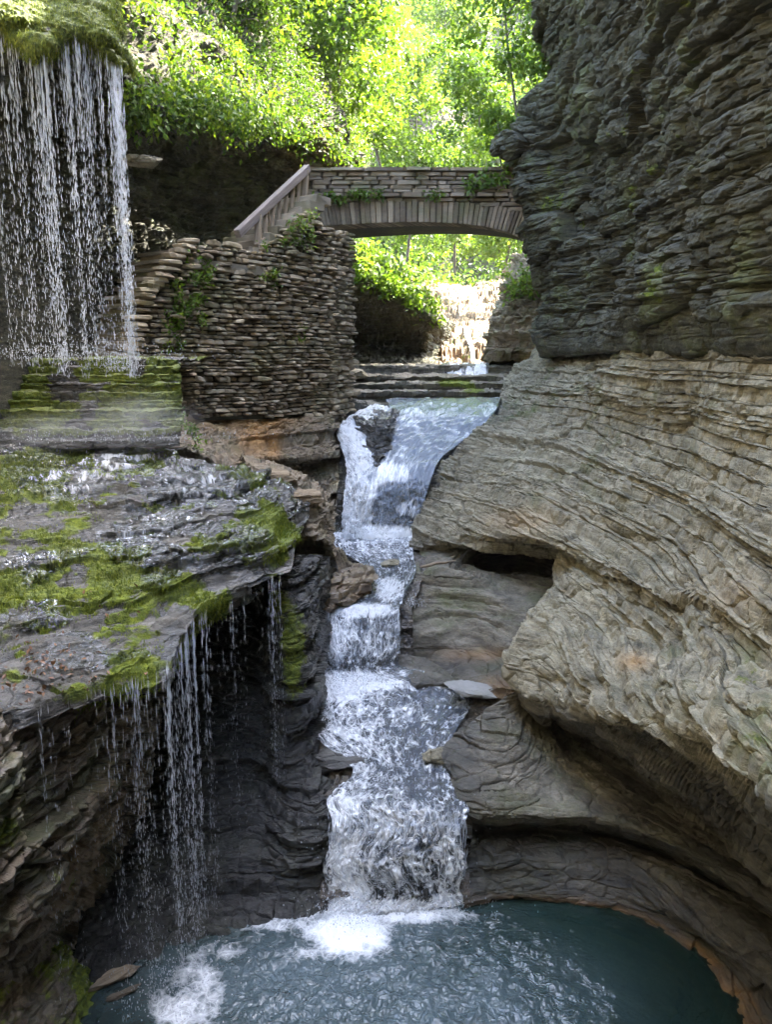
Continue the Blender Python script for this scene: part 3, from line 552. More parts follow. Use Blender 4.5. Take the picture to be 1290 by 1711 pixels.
# near wall under the shelf
L2 = [
    C((-400, 1200, 4.5), (-150, 1200, 4.6), (0, 1195, 5.2), (100, 1175, 5.7), (200, 1150, 6.1), (250, 1140, 7.0), (270, 1140, 8.5)),
    C((-400, 1300, 4.1), (-150, 1300, 4.3), (0, 1300, 4.8), (100, 1290, 5.4), (195, 1285, 5.9), (235, 1285, 6.9), (255, 1290, 8.3)),
    C((-400, 1400, 4.0), (-150, 1400, 4.2), (0, 1400, 4.65), (90, 1400, 5.15), (178, 1395, 5.7), (210, 1395, 6.6), (230, 1400, 8)),
    C((-400, 1500, 4.0), (-150, 1500, 4.2), (0, 1500, 4.6), (60, 1495, 4.95), (112, 1490, 5.35), (150, 1490, 6.4), (180, 1490, 7.5)),
    C((-400, 1600, 4.1), (-150, 1600, 4.3), (0, 1590, 4.7), (40, 1580, 4.95), (75, 1570, 5.25), (110, 1570, 6.2), (150, 1580, 7)),
    C((-400, 1640, 4.3), (-150, 1640, 4.5), (0, 1640, 5.0), (40, 1635, 5.3), (75, 1630, 5.8), (110, 1630, 6.4), (150, 1640, 7)),
]
rock('near_wall', L2, 'rock_brown', 'brown layered rock wall under the mossy shelf at the lower left', res=1.9, st=dict(seed=61, thick=0.15, amp=0.06, block=0.6, rough=0.03, chip=0.03, chips=(5, 5, 10), big=0.10, bigs=(1.5, 1.5, 2.2)), bulge=0.18,
     attrs=dict(wet=0.55, moss=lambda g, px, py, up: 0.3 * smooth(0, 0.5, fbm(g, 2, 3)) + blobs(px, py, [(20, 1390, 40, 60, 0.45), (100, 1470, 30, 40, 0.4)]), algae=0.9, stain=lambda g, px, py, up: 0.3 * smooth(0.0, 0.5, fbm(g, 1.4, 2, off=8)) * smooth(1250, 1400, py)))
L2b = [
    C((-300, 1640, 5.6), (0, 1625, 5.9), (60, 1570, 6.2), (110, 1580, 6.4), (140, 1620, 6.5), (170, 1660, 6.5)),
    C((-300, 1650, 5.0), (0, 1640, 5.3), (60, 1590, 5.7), (110, 1600, 5.9), (145, 1640, 6.0), (175, 1670, 6.1)),
    C((-300, 1690, 4.8), (0, 1690, 5.05), (60, 1650, 5.4), (110, 1655, 5.6), (140, 1690, 5.75), (150, 1720, 5.7)),
    C((-300, 1760, 4.6), (0, 1760, 4.85), (60, 1730, 5.1), (110, 1730, 5.3), (140, 1760, 5.3), (150, 1790, 5.2)),
    C((-300, 1900, 4.5), (0, 1900, 4.6), (60, 1880, 4.7), (110, 1880, 4.8), (140, 1900, 4.8), (150, 1920, 4.8)),
]
rock('mossy_mound', L2b, 'rock_brown', 'wet mossy rock mound at the pool edge in the bottom left corner', res=2.4, st=dict(seed=62, thick=0.2, amp=0.06, rough=0.05, chip=0.03), bulge=0.12,
     attrs=dict(wet=0.8, moss=lambda g, px, py, up: 0.4 + 0.35 * smooth(-0.2, 0.4, fbm(g, 2, 3)), algae=0.8))
# dark recess behind the dripping water
L3 = [
    C((100, 1050, 9.6), (250, 1040, 9.6), (350, 980, 9.9), (430, 950, 9.9), (470, 935, 9.3), (510, 925, 9.6), (560, 930, 11.5)),
    C((110, 1150, 9.0), (250, 1120, 9.2), (350, 1080, 9.5), (430, 1050, 9.3), (470, 1035, 8.7), (510, 1060, 8.9), (550, 1080, 10.5)),
    C((120, 1260, 8.2), (250, 1230, 8.5), (350, 1190, 8.8), (430, 1170, 8.8), (475, 1160, 8.35), (522, 1150, 8.6), (550, 1150, 10.)),
    C((125, 1350, 7.6), (250, 1330, 7.9), (350, 1300, 8.2), (430, 1290, 8.3), (480, 1280, 8.0), (520, 1240, 8.5), (560, 1240, 9.6)),
    C((130, 1430, 7.1), (250, 1410, 7.4), (350, 1390, 7.6), (430, 1380, 7.7), (490, 1375, 7.5), (545, 1330, 7.8), (580, 1330, 9.0)),
    C((130, 1500, 6.8), (250, 1475, 7.0), (350, 1455, 7.2), (430, 1445, 7.25), (490, 1440, 7.2), (550, 1430, 7.4), (590, 1430, 8.6)),
    C((130, 1560, 6.4), (250, 1520, 6.75), (350, 1490, 7.1), (430, 1480, 7.15), (490, 1475, 7.15), (556, 1470, 7.35), (590, 1470, 8.4)),
    np.array([Pz(110, 1640, 0), Pz(250, 1600, 0.), Pz(350, 1562, 0.), Pz(430, 1540, 0.), Pz(490, 1525, 0.), Pz(556, 1510, 0.), Pz(600, 1500, 0)]),
    np.array([Pz(110, 1680, -.6), Pz(250, 1640, -.6), Pz(350, 1600, -.6), Pz(430, 1570, -.6), Pz(490, 1560, -.6), Pz(556, 1540, -.6), Pz(600, 1530, -.6)]),
]
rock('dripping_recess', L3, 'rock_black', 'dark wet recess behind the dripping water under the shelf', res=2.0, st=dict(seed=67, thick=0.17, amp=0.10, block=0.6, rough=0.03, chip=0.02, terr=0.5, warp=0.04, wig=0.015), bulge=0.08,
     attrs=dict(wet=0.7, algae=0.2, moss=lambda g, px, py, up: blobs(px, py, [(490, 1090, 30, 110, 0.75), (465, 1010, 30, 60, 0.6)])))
# brown ledges between shelf and stream
L4 = [
    C((400, 745, 12.6), (470, 775, 12.6), (520, 800, 12.6), (560, 840, 13.2)),
    C((415, 775, 11.4), (475, 790, 11.4), (525, 815, 11.6), (562, 850, 13.0)),
    C((440, 810, 10.8), (485, 820, 10.8), (530, 845, 11.0), (560, 880, 12.6)),
    C((460, 850, 10.4), (495, 860, 10.4), (535, 880, 10.6), (562, 915, 12.4)),
    C((470, 880, 10.2), (505, 890, 10.2), (545, 905, 10.5), (575, 925, 12.2)),
    C((475, 900, 10.9), (505, 905, 11.2), (548, 915, 11.4), (590, 930, 12.0)),
    C((480, 930, 11.2), (520, 928, 11.4), (570, 932, 11.5), (615, 945, 11.8)),
    C((490, 955, 10.8), (530, 955, 10.9), (585, 958, 11.0), (632, 962, 11.3)),
    C((492, 980, 10.7), (530, 978, 10.7), (580, 975, 10.8), (622, 972, 11.1)),
    C((495, 1000, 10.3), (530, 1003, 10.4), (575, 1003, 10.6), (615, 995, 11.2)),
    C((495, 1040, 10.1), (515, 1060, 10.2), (530, 1070, 10.5), (560, 1060, 11)),
    C((495, 1120, 9.7), (518, 1130, 9.8), (530, 1150, 10.1), (560, 1150, 10.6)),
    C((495, 1200, 9.2), (512, 1200, 9.2), (525, 1215, 9.4), (560, 1240, 9.8)),
    C((520, 1290, 8.5), (545, 1270, 8.5), (590, 1280, 8.4), (600, 1295, 8.6)),
    C((530, 1340, 8.0), (548, 1330, 8.1), (590, 1300, 8.4), (600, 1310, 8.7)),
]
rock('brown_ledges', L4, 'rock_brown', 'reddish brown rock ledges between the mossy shelf and the stream', res=1.7, st=dict(seed=71, thick=0.13, amp=0.07, block=0.8, rough=0.025, chip=0.03, chips=(3.5, 3.5, 8), terr=0.9, big=0.06),
     attrs=dict(wet=lambda g, px, py, up: 0.2 + 0.7 * smooth(920, 1000, py), stain=lambda g, px, py, up: 0.35 * smooth(940, 1000, py) * smooth(1060, 1020, py), algae=0.3))
# rock base of the retaining wall
L5 = [
    C((100, 604, 13.2), (190, 600, 12.9), (280, 668, 14.6), (400, 678, 15.8), (500, 678, 16.8), (560, 668, 17.6), (575, 668, 19.5)),
    C((120, 640, 12.4), (222, 635, 12.0), (295, 690, 13.3), (400, 694, 14.7), (500, 694, 15.7), (557, 684, 16.6), (580, 680, 19)),
    C((150, 690, 11.8), (250, 680, 11.4), (310, 728, 12.4), (400, 735, 14.0), (500, 738, 15.2), (560, 735, 16.1), (580, 735, 18)),
    C((170, 745, 11.5), (290, 740, 10.9), (350, 762, 11.8), (430, 762, 13.5), (510, 762, 14.8), (564, 758, 15.8), (584, 760, 17.5)),
    C((200, 770, 11.7), (330, 765, 11.4), (400, 775, 12.8), (450, 776, 14.3), (515, 774, 15.5), (566, 770, 16.1), (584, 770, 17.3)),
    C((240, 800, 11.9), (370, 790, 11.7), (430, 800, 13.2), (470, 810, 14.2), (522, 818, 14.8), (570, 820, 15.5), (586, 820, 17)),
    C((260, 820, 12.2), (390, 810, 12.2), (440, 820, 13.6), (480, 826, 14.8), (522, 826, 15.4), (572, 826, 15.9), (588, 826, 17)),
    C((270, 900, 12.2), (400, 900, 12.2), (440, 900, 13.3), (480, 900, 14.0), (522, 895, 14.8), (572, 893, 15.0), (590, 893, 16)),
]
rock('wall_footing', L5, 'rock_brown', 'rust-stained bedrock footing under the stone retaining wall', res=1.8, st=dict(seed=73, thick=0.17, amp=0.08, block=0.5, rough=0.025, chip=0.025, terr=0.7),
     attrs=dict(stain=lambda g, px, py, up: blobs(px, py, [(415, 700, 70, 16, 0.95), (430, 725, 30, 40, 0.9), (380, 700, 40, 12, 0.8), (455, 745, 14, 30, 0.9), (440, 700, 40, 22, 1.0)]), wet=lambda g, px, py, up: 0.35 + 0.4 * smooth(770, 830, py), algae=0.5))
# mossy steps under the waterfall
rows = []
XL = [-7.5, -5.6, -4.9, -4.3, -3.8, -3.4, -3.05]
y0, z0, ns = 11.3, 5.52, 10
for k in range(ns):
    yb = y0 - k * 0.13 - max(0, k - 5) * 0.06; zt = z0 - k * 0.112
    jit = [0.035 * math.sin(k * 3.1 + j * 2.3) + (0.30 if j == 6 else 0.05 if j == 5 else 0) for j in range(7)]
    xs = [x + (0.035 * k if j > 4 else 0) for j, x in enumerate(XL)]
    rows.append(np.array([W(x, yb + jit[j], zt) for j, x in enumerate(xs)]))
    rows.append(np.array([W(x, yb + 0.03 + jit[j], zt - 0.105) for j, x in enumerate(xs)]))
rows.insert(0, np.array([W(x, 13.4, 5.53) for x in XL]))
rock('mossy_steps', rows, 'rock_wet', 'stack of thin moss-covered rock ledges where the left waterfall lands', res=1.8, lin=True, st=dict(seed=79, thick=0.112, amp=0.02, block=0.9, rough=0.022, warp=0.01, chip=0.02, chips=(4, 4, 9)), flip=None,
     attrs=dict(wet=0.9, moss=lambda g, px, py, up: 0.95 * smooth(-0.6, 0.1, fbm(g, 2.2, 2)) * smooth(750, 700, py) * (1.05 - 0.6 * up) + 0.15))
# wall behind the waterfall, mossy lip above it
L7 = [
    C((-600, 610, 11.2), (-200, 606, 11.9), (0, 602, 12.3), (120, 600, 12.7), (215, 600, 14.0)),
    C((-600, 450, 11.4), (-200, 450, 12.2), (0, 450, 12.6), (120, 450, 13.0), (225, 450, 14.4)),
    C((-600, 300, 11.5), (-200, 300, 12.2), (0, 300, 12.6), (120, 300, 13.0), (225, 300, 14.4)),
    C((-600, 170, 11.0), (-200, 170, 11.8), (0, 170, 12.0), (120, 170, 12.3), (215, 170, 13.6)),
    C((-600, 80, 10.3), (-200, 85, 10.9), (0, 90, 11.0), (120, 95, 11.2), (205, 110, 12.4)),
    C((-600, 60, 9.9), (-200, 60, 10.3), (0, 60, 10.4), (120, 70, 10.6), (192, 95, 11.4)),
]
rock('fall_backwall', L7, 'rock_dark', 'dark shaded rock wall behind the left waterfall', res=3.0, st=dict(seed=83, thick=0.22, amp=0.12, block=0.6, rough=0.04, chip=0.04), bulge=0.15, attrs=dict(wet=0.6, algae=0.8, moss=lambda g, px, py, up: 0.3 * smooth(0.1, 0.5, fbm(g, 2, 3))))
L8 = [
    C((-600, 70, 10.2), (-200, 75, 10.4), (-20, 70, 10.5), (60, 92, 10.5), (130, 70, 10.7), (195, 108, 11.0), (225, 120, 12.0)),
    C((-600, 45, 9.5), (-200, 50, 9.7), (-20, 50, 9.8), (62, 86, 9.85), (125, 55, 10.0), (188, 95, 10.4), (215, 100, 11.4)),
    C((-600, 0, 9.4), (-200, 10, 9.6), (-20, 15, 9.7), (60, 40, 9.85), (120, 20, 10.0), (178, 45, 10.3), (205, 60, 11.4)),
    C((-600, -50, 9.9), (-200, -40, 10.1), (-20, -30, 10.1), (60, -10, 10.2), (120, -15, 10.4), (172, 5, 10.7), (200, 20, 11.8)),
    C((-600, -140, 11.5), (-200, -120, 11.6), (-20, -100, 11.6), (60, -90, 11.7), (120, -90, 12.0), (180, -70, 12.4), (215, -60, 13)),
    C((-600, -260, 14.5), (-200, -240, 14.6), (-20, -220, 14.6), (60, -210, 14.7), (120, -200, 15.0), (180, -190, 15.4), (235, -170, 16)),
]
_, lip_g, lip_n = rock('mossy_lip', L8, 'rock_wet', 'bright mossy rock lip from which the left waterfall drops', res=2.4, st=dict(seed=89, thick=0.14, amp=0.07, block=0.5, rough=0.04), bulge=0.15,
     attrs=dict(wet=0.9, moss=lambda g, px, py, up: 0.45 + 0.4 * smooth(-0.4, 0.2, fbm(g, 2.0, 3))))
# left cliff behind the stairs
L6 = [
    C((80, 612, 13.6), (210, 606, 14.2), (300, 560, 15.6), (400, 480, 17.3), (480, 420, 18.8), (550, 385, 20.6), (570, 385, 25)),
    C((80, 450, 13.8), (210, 450, 14.5), (300, 440, 16.0), (400, 400, 17.7), (480, 340, 19.0), (550, 310, 20.8), (575, 300, 25)),
    C((80, 330, 13.8), (210, 330, 14.5), (300, 330, 16.4), (400, 320, 18.0), (480, 290, 19.0), (555, 285, 20.8), (590, 290, 25)),
    C((80, 240, 13.4), (210, 250, 13.8), (300, 255, 16.0), (400, 258, 17.8), (480, 245, 18.5), (560, 265, 20.6), (600, 275, 25)),
    C((80, 170, 12.6), (210, 190, 12.8), (300, 195, 14.4), (390, 205, 16.2), (460, 205, 17.2), (540, 235, 19.6), (595, 265, 24)),
    C((80, 130, 12.8), (210, 140, 13.0), (300, 155, 14.6), (390, 170, 16.5), (460, 175, 17.6), (545, 210, 20.0), (595, 255, 24.5)),
]
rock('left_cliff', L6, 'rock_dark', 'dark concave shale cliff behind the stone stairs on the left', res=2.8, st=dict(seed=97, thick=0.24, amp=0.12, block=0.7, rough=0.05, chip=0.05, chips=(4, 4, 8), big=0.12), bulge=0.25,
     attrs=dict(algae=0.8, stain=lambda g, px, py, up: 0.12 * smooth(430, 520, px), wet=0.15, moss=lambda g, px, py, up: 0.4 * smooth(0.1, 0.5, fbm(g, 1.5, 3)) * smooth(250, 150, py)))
LH = [
    C((60, 165, 12.9), (210, 165, 13.0), (300, 172, 14.6), (390, 185, 16.4), (460, 190, 17.5), (545, 222, 20.0), (596, 262, 25.), (610, 275, 32)),
    C((60, 110, 13.3), (210, 115, 13.4), (300, 125, 15.0), (390, 140, 16.9), (460, 150, 18.1), (545, 185, 20.8), (590, 240, 25.5), (605, 262, 32)),
    C((60, 20, 14.2), (210, 30, 14.5), (300, 50, 16.2), (390, 70, 18.2), (460, 85, 19.6), (540, 120, 22.5), (585, 190, 27.), (600, 240, 33)),
    C((60, -120, 16.0), (210, -90, 16.4), (300, -60, 18.4), (390, -40, 20.6), (460, -20, 22.2), (530, 40, 25.5), (575, 130, 30.), (590, 200, 35)),
    C((60, -320, 19.0), (210, -300, 19.6), (300, -250, 22.), (390, -200, 24.), (460, -160, 26.), (520, -60, 30.), (560, 40, 34.), (575, 140, 38)),
    C((60, -420, 30.), (210, -400, 30.), (300, -350, 32.), (390, -300, 34.), (460, -260, 36.), (520, -180, 38.), (560, -80, 42.), (575, 40, 46)),
]
_, hill_g, hill_n = rock('left_hillside', LH, 'soil', 'steep leafy hillside above the left cliff', res=5.0, mx=0.6, st=dict(seed=101, thick=0.5, amp=0.2, rough=0.08), bulge=0.4, attrs=dict(moss=0.35))

# ---- stream bed under and below the bridge
def bedrow(z, D, j):
    return zrow(z, [(px_, D + 0.16 * math.sin(j * 2.7 + i * 1.9) - (0.35 if i == 5 else 0)) for i, px_ in enumerate((530, 590, 650, 735, 815, 870))])
M1 = [bedrow(5.32, 26.5, 0), bedrow(5.28, 23.1, 0), bedrow(5.03, 22.9, 0), bedrow(5.0, 21.7, 1), bedrow(4.86, 21.75, 1), bedrow(4.84, 20.6, 2), bedrow(4.69, 20.65, 2),
      bedrow(4.67, 19.6, 3), bedrow(4.52, 19.65, 3), bedrow(4.50, 19.0, 4)]
M1 += [
    C((556, 664, 18.8), (598, 669, 18.65), (640, 674, 18.5), (740, 673, 18.5), (815, 673, 18.3), (848, 674, 18)),
    C((557, 704, 18.3), (597.5, 702, 18), (638, 700, 17.7), (735, 698, 17.5), (800, 698, 17.3), (838, 698, 17)),
    C((560, 720, 17.1), (594, 729, 16.85), (628, 738, 16.6), (700, 740, 16.5), (755, 740, 16.4), (795, 738, 16.2)),
    C((562, 760, 16.3), (587, 772.5, 15.95), (612, 785, 15.6), (668, 782, 15.55), (720, 776, 15.6), (755, 768, 15.8)),
    C((565, 805, 15.5), (584.5, 806.5, 15.3), (604, 808, 15.1), (658, 806, 15.05), (705, 803, 15.1), (738, 800, 15.1)),
    C((562, 850, 15), (580, 852.5, 14.97), (598, 855, 14.95), (650, 855, 14.95), (690, 853, 14.95), (725, 852, 14.9)),
    C((558, 905, 14.9), (578, 905, 14.9), (598, 905, 14.9), (650, 905, 14.9), (690, 905, 14.9), (715, 905, 14.8)),
]
rock('upper_streambed', M1, 'rock_mid', 'stepped streambed ledges under the stone bridge and beneath the upper fall', res=1.8, st=dict(seed=103, thick=0.10, amp=0.06, block=0.6, rough=0.02, warp=0.04, terr=1.0, chip=0.02),
     attrs=dict(wet=lambda g, px, py, up: 0.3 + 0.65 * smooth(655, 690, py), moss=lambda g, px, py, up: blobs(px, py, [(760, 640, 40, 8, 0.9), (790, 652, 25, 6, 0.8)]), algae=0.4))
S_BED = [
    C((520, 880, 15.2), (640, 890, 14.9), (730, 880, 14.9)),
    C((535, 920, 13.8), (625, 922, 13.7), (715, 920, 13.7)),
    C((585, 950, 12.6), (650, 950, 12.6), (712, 945, 12.7)),
    C((600, 975, 11.8), (655, 973, 11.8), (705, 968, 11.9)),
    C((590, 1000, 11.2), (640, 1005, 11.1), (690, 1008, 11.1)),
    C((505, 1030, 10.8), (600, 1026, 10.8), (690, 1022, 10.9)),
    C((505, 1060, 10.7), (600, 1056, 10.65), (690, 1050, 10.7)),
    C((505, 1110, 10.35), (600, 1106, 10.35), (690, 1100, 10.4)),
    C((505, 1150, 10.0), (600, 1150, 9.9), (690, 1130, 10.2)),
    C((500, 1175, 9.5), (640, 1175, 9.5), (850, 1155, 9.5)),
    C((500, 1235, 8.85), (640, 1235, 8.8), (810, 1235, 8.7)),
    C((560, 1292, 8.2), (660, 1292, 8.15), (770, 1292, 8.1)),
    C((535, 1335, 7.75), (660, 1340, 7.65), (790, 1345, 7.6)),
    C((540, 1365, 7.65), (660, 1368, 7.55), (790, 1372, 7.5)),
    C((540, 1440, 7.5), (660, 1440, 7.4), (785, 1440, 7.4)),
    np.array([Pz(535, 1500, 0.1), Pz(660, 1495, 0.1), Pz(785, 1490, 0.1)]),
    np.array([Pz(535, 1530, -0.5), Pz(660, 1525, -0.5), Pz(785, 1520, -0.5)]),
]
rock('lower_streambed', S_BED, 'rock_wet', 'dark wet bed rock under the middle and lower cascades', res=2.0, st=dict(seed=107, thick=0.10, amp=0.06, block=0.7, rough=0.03, warp=0.05, terr=0.8, chip=0.03), attrs=dict(wet=0.95, stain=0.12, algae=0.3))

# ---- rock beyond the bridge
B1 = [
    C((520, 350, 27.), (600, 410, 28.), (680, 485, 30.), (740, 522, 32.), (765, 545, 38.)),
    C((520, 385, 23.5), (600, 440, 24.3), (680, 500, 26.3), (730, 528, 27.8), (752, 545, 34.)),
    C((520, 470, 23.5), (600, 480, 24.2), (680, 515, 26.0), (734, 546, 27.4), (752, 560, 34.)),
    C((530, 515, 26.0), (600, 518, 26.8), (680, 540, 28.0), (716, 560, 28.6), (745, 575, 34.)),
    C((535, 570, 29.), (600, 575, 30.), (680, 588, 30.4), (712, 592, 29.6), (745, 595, 34.)),
    C((535, 615, 25.), (600, 615, 25.6), (680, 615, 26.3), (716, 613, 27.3), (745, 613, 32.)),
]
rock('far_left_bank', B1, 'rock_dark', 'dark undercut rock bank on the left beyond the bridge arch', res=2.6, st=dict(seed=109, thick=0.25, amp=0.16, block=0.6, rough=0.05, chip=0.04), attrs=dict(algae=0.5, moss=0.1))
B2 = [
    C((850, 440, 33.), (866, 425, 27.0), (890, 415, 26.), (940, 405, 26.)),
    C((835, 500, 29.), (842, 486, 24.8), (880, 478, 23.8), (940, 478, 23.8)),
    C((818, 560, 28.5), (822, 545, 24.0), (870, 540, 23.2), (940, 540, 22.5)),
    C((812, 590, 28.), (816, 585, 23.6), (870, 585, 22.6), (940, 580, 22.)),
    C((812, 602, 29.), (820, 603, 24.5), (870, 603, 24.0), (940, 600, 23.5)),
    C((815, 625, 29.), (820, 622, 24.5), (870, 622, 24.0), (940, 620, 23.5)),
]
rock('far_right_pillar', B2, 'rock_brown', 'layered rock pillar on the right beyond the bridge arch', res=2.3, st=dict(seed=113, thick=0.22, amp=0.18, block=0.8, rough=0.05, chip=0.05, terr=0.6), attrs=dict(algae=0.6, moss=lambda g, px, py, up: blobs(px, py, [(870, 480, 40, 30, 0.6)])))
B3 = [
    C((640, 440, 56.), (740, 468, 54.), (800, 470, 54.), (880, 440, 56.)),
    C((690, 500, 46.), (750, 505, 45.), (810, 505, 45.), (880, 490, 46.)),
    C((695, 530, 40.), (755, 538, 39.), (805, 538, 39.), (870, 530, 40.)),
    C((700, 560, 35.), (755, 560, 34.), (805, 562, 34.), (870, 560, 35.)),
    C((700, 585, 32.), (755, 592, 31.), (805, 592, 31.), (860, 588, 32.)),
    C((700, 603, 28.5), (755, 607, 27.), (805, 607, 27.), (850, 606, 28.)),
    C((700, 618, 26.), (755, 612, 24.6), (805, 612, 24.6), (850, 616, 26.)),
]
rock('far_ledges', B3, 'rock_far', 'sunlit tan rock ledges of the upstream creek seen through the arch', res=2.3, st=dict(seed=127, thick=0.30, amp=0.25, block=0.9, rough=0.06, notch=0.4, terr=1.0, chip=0.08, chips=(1.5, 1.5, 3), wig=0.2), attrs=dict(moss=lambda g, px, py, up: 0.4 * smooth(0, 0.4, fbm(g, 0.6, 2)), stain=0.25, wet=0.2))
FH = [
    C((420, 620, 38.), (600, 600, 44.), (690, 530, 52.), (790, 500, 56.), (860, 540, 52.), (960, 600, 44.), (1200, 620, 36.)),
    C((380, 420, 44.), (580, 420, 52.), (680, 430, 58.), (790, 410, 62.), (880, 420, 58.), (980, 420, 50.), (1250, 420, 40.)),
    C((330, 260, 52.), (540, 260, 60.), (660, 265, 66.), (780, 255, 70.), (890, 260, 66.), (1010, 260, 58.), (1300, 260, 48.)),
    C((260, 100, 62.), (500, 100, 70.), (640, 105, 76.), (780, 95, 80.), (910, 100, 76.), (1060, 100, 68.), (1350, 100, 58.)),
    C((200, -80, 74.), (450, -80, 84.), (620, -80, 90.), (780, -90, 94.), (950, -80, 90.), (1120, -80, 82.), (1400, -80, 72.)),
    C((100, -380, 95.), (400, -380, 105.), (600, -380, 110.), (780, -380, 114.), (980, -380, 110.), (1180, -380, 104.), (1500, -380, 96.)),
]
_, far_g, far_n = rock('far_hillside', FH, 'soil', 'wooded hillside closing the gorge far behind the bridge', res=8, mx=2.0, st=dict(seed=131, thick=1.2, amp=0.6, rough=0.2), bulge=1.5, attrs=dict(moss=0.4))
o, _, _ = rock('far_outcrop', [
    C((680, 175, 66.), (715, 170, 62.), (750, 180, 62.), (775, 200, 66.)), C((675, 200, 64.), (712, 196, 60.5), (752, 205, 60.5), (780, 220, 65.)),
    C((680, 230, 62.), (715, 228, 59.), (755, 238, 59.), (775, 250, 63.)), C((690, 270, 60.), (720, 268, 57.5), (752, 275, 57.5), (770, 285, 61.)), C((690, 290, 62.), (720, 290, 60), (752, 292, 60.), (770, 295, 63.))],
    'rock_far', 'pale pinkish rock outcrop among the trees on the far hillside', res=2.5, st=dict(seed=137, thick=0.7, amp=0.5, block=1.0, rough=0.1))

gy = np.linspace(-6, 40, 24); gz = np.linspace(-1.6, 9.0, 10)
bk = np.stack(np.meshgrid(gy, gz), -1); bk = np.stack([-6.4 + 0.115 * np.clip(bk[..., 0], 0, 40) - 0.25 * np.clip(8 - bk[..., 0], 0, 20) * 0 - np.where(bk[..., 0] < 9, 2.5, 0), bk[..., 0], bk[..., 1]], -1)
tag(grid_obj('left_light_stop', bk, M['rock_dark'], {k: np.zeros(bk.shape[:2]) for k in ('moss', 'wet', 'algae', 'stain')}), 'rock sheet added behind the left side of the gorge to stop sky leaks', kind='structure')  # sheet added behind the gaps to stop sky leaking through
BW = [np.array([W(-7.0, 9.5, z_), W(-6.2, 6, z_), W(-5.2, 2, z_), W(-4.6, -2, z_), W(-4.2, -5, z_), W(-3, -7, z_), W(0, -8, z_), W(5, -8, z_), W(9, -8, z_)]) for z_ in (-1.6, 2, 5, 8, 12, 17)]
for i, q in enumerate((0, 0, 0.3, 0.2, 0.9, 1.6)): BW[i][:7, 0] += q; BW[i][5:, 1] += q
o, _, _ = rock('rear_wall', BW, 'rock', 'unseen gorge wall added behind the viewpoint to narrow the skylight', res=60, mx=0.5, st=dict(seed=151, thick=0.5, amp=0.2), flip=None)  # unseen wall, added and pulled close to block light from behind
# ground sheet far below, reaching out past everything
gx = np.linspace(-170, 170, 21); G0 = np.stack(np.meshgrid(gx, gx), -1)
gr = np.concatenate([G0, np.full(G0.shape[:2] + (1,), -1.6)], -1)
tag(grid_obj('ground', gr, M['soil'], {k: np.zeros(gr.shape[:2]) for k in ('moss', 'wet', 'algae', 'stain')}, flip=True), 'dark gorge floor lying below pools and rock', kind='structure')

# ------------------------------------------------------------------ running water
def water(name, rows, label, foam, mat='stream', res=2.4, amp=0.02, fs=(7, 7, 7), mx=0.2, kind='structure'):
    g, tv, tu = loft(rows, res, mx)
    n = auto_normals(g)
    g = g + n * (amp * fbm(g, fs, 3) + amp * 0.5 * vnoise(g * 31.0))[..., None]
    du = np.linalg.norm(np.diff(g, axis=1), axis=-1).mean(0); dv = np.linalg.norm(np.diff(g, axis=0), axis=-1).mean(1)
    u = np.concatenate([[0], np.cumsum(du)]); v = np.concatenate([[0], np.cumsum(dv)])
    uv = np.stack(np.broadcast_arrays(u[None, :], v[:, None]), -1)
    px, py = proj(g)
    fo = np.clip(foam(g, px, py), 0, 1)
    steep = 1 - smooth(0.25, 0.75, np.abs(blur(normals(g)[..., 2], 3)))
    o = grid_obj(name, g, M[mat], {'foam': fo, 'milk_sheen': 1 - 0.85 * steep}, uv=uv, flip=bool(np.median((normals(g) * n).sum(-1)) < 0))
    return tag(o, label, kind=kind), g
def edge_fade(px, l, r, w): return smooth(l, l + w, px) * smooth(r, r - w, px)
water('upper_cascade', [
    C((640, 666, 19.0), (740, 664, 19.0), (838, 664, 18.8)),
    C((650, 676, 18.2), (740, 672, 18.2), (834, 672, 17.9)),
    C((642, 698, 17.35), (735, 696, 17.2), (822, 694, 16.9)),
    C((626, 735, 16.4), (695, 736, 16.25), (775, 735, 16.1)),
    C((612, 776, 15.4), (668, 776, 15.3), (738, 764, 15.5)),
    C((600, 800, 14.9), (660, 800, 14.8), (722, 796, 14.9)),
    C((588, 850, 14.5), (648, 850, 14.45), (705, 850, 14.5)),
    C((575, 890, 14.3), (640, 894, 14.2), (692, 888, 14.3)),
    C((573, 904, 14.28), (640, 908, 14.18), (694, 904, 14.28))],
    'wide sheet of water sliding down the slab and breaking into the upper fall', lambda g, px, py:
    0.10 + 0.24 * smooth(710, 790, py) * smooth(770, 640, px) - 0.17 * smooth(780, 830, py) * smooth(605, 640, px) + 0.7 * smooth(872, 892, py) + 0.22 * smooth(0.1, 0.5, fbm(g, (3, 1.2, 3), 2)), amp=0.03, mat='slab_water')
water('left_chute', [
    C((628, 674, 18.4), (640, 676, 18.3), (656, 684, 18.1)),
    C((590, 692, 17.3), (612, 700, 17.2), (640, 704, 17.1)),
    C((562, 716, 16.7), (585, 722, 16.4), (612, 735, 16.3)),
    C((568, 742, 16.2), (592, 750, 15.8), (622, 760, 15.7)),
    C((578, 775, 15.6), (600, 782, 15.2), (624, 786, 15.2)),
    C((576, 820, 14.9), (598, 822, 14.6), (622, 822, 14.7)),
    C((570, 890, 14.5), (592, 894, 14.2), (618, 892, 14.3)),
    C((568, 906, 14.48), (592, 908, 14.18), (620, 906, 14.28))],
    'white foaming chute of water at the left of the upper fall', lambda g, px, py: 0.45 + 0.45 * smooth(-0.3, 0.5, fbm(g, 4, 3)), amp=0.05)
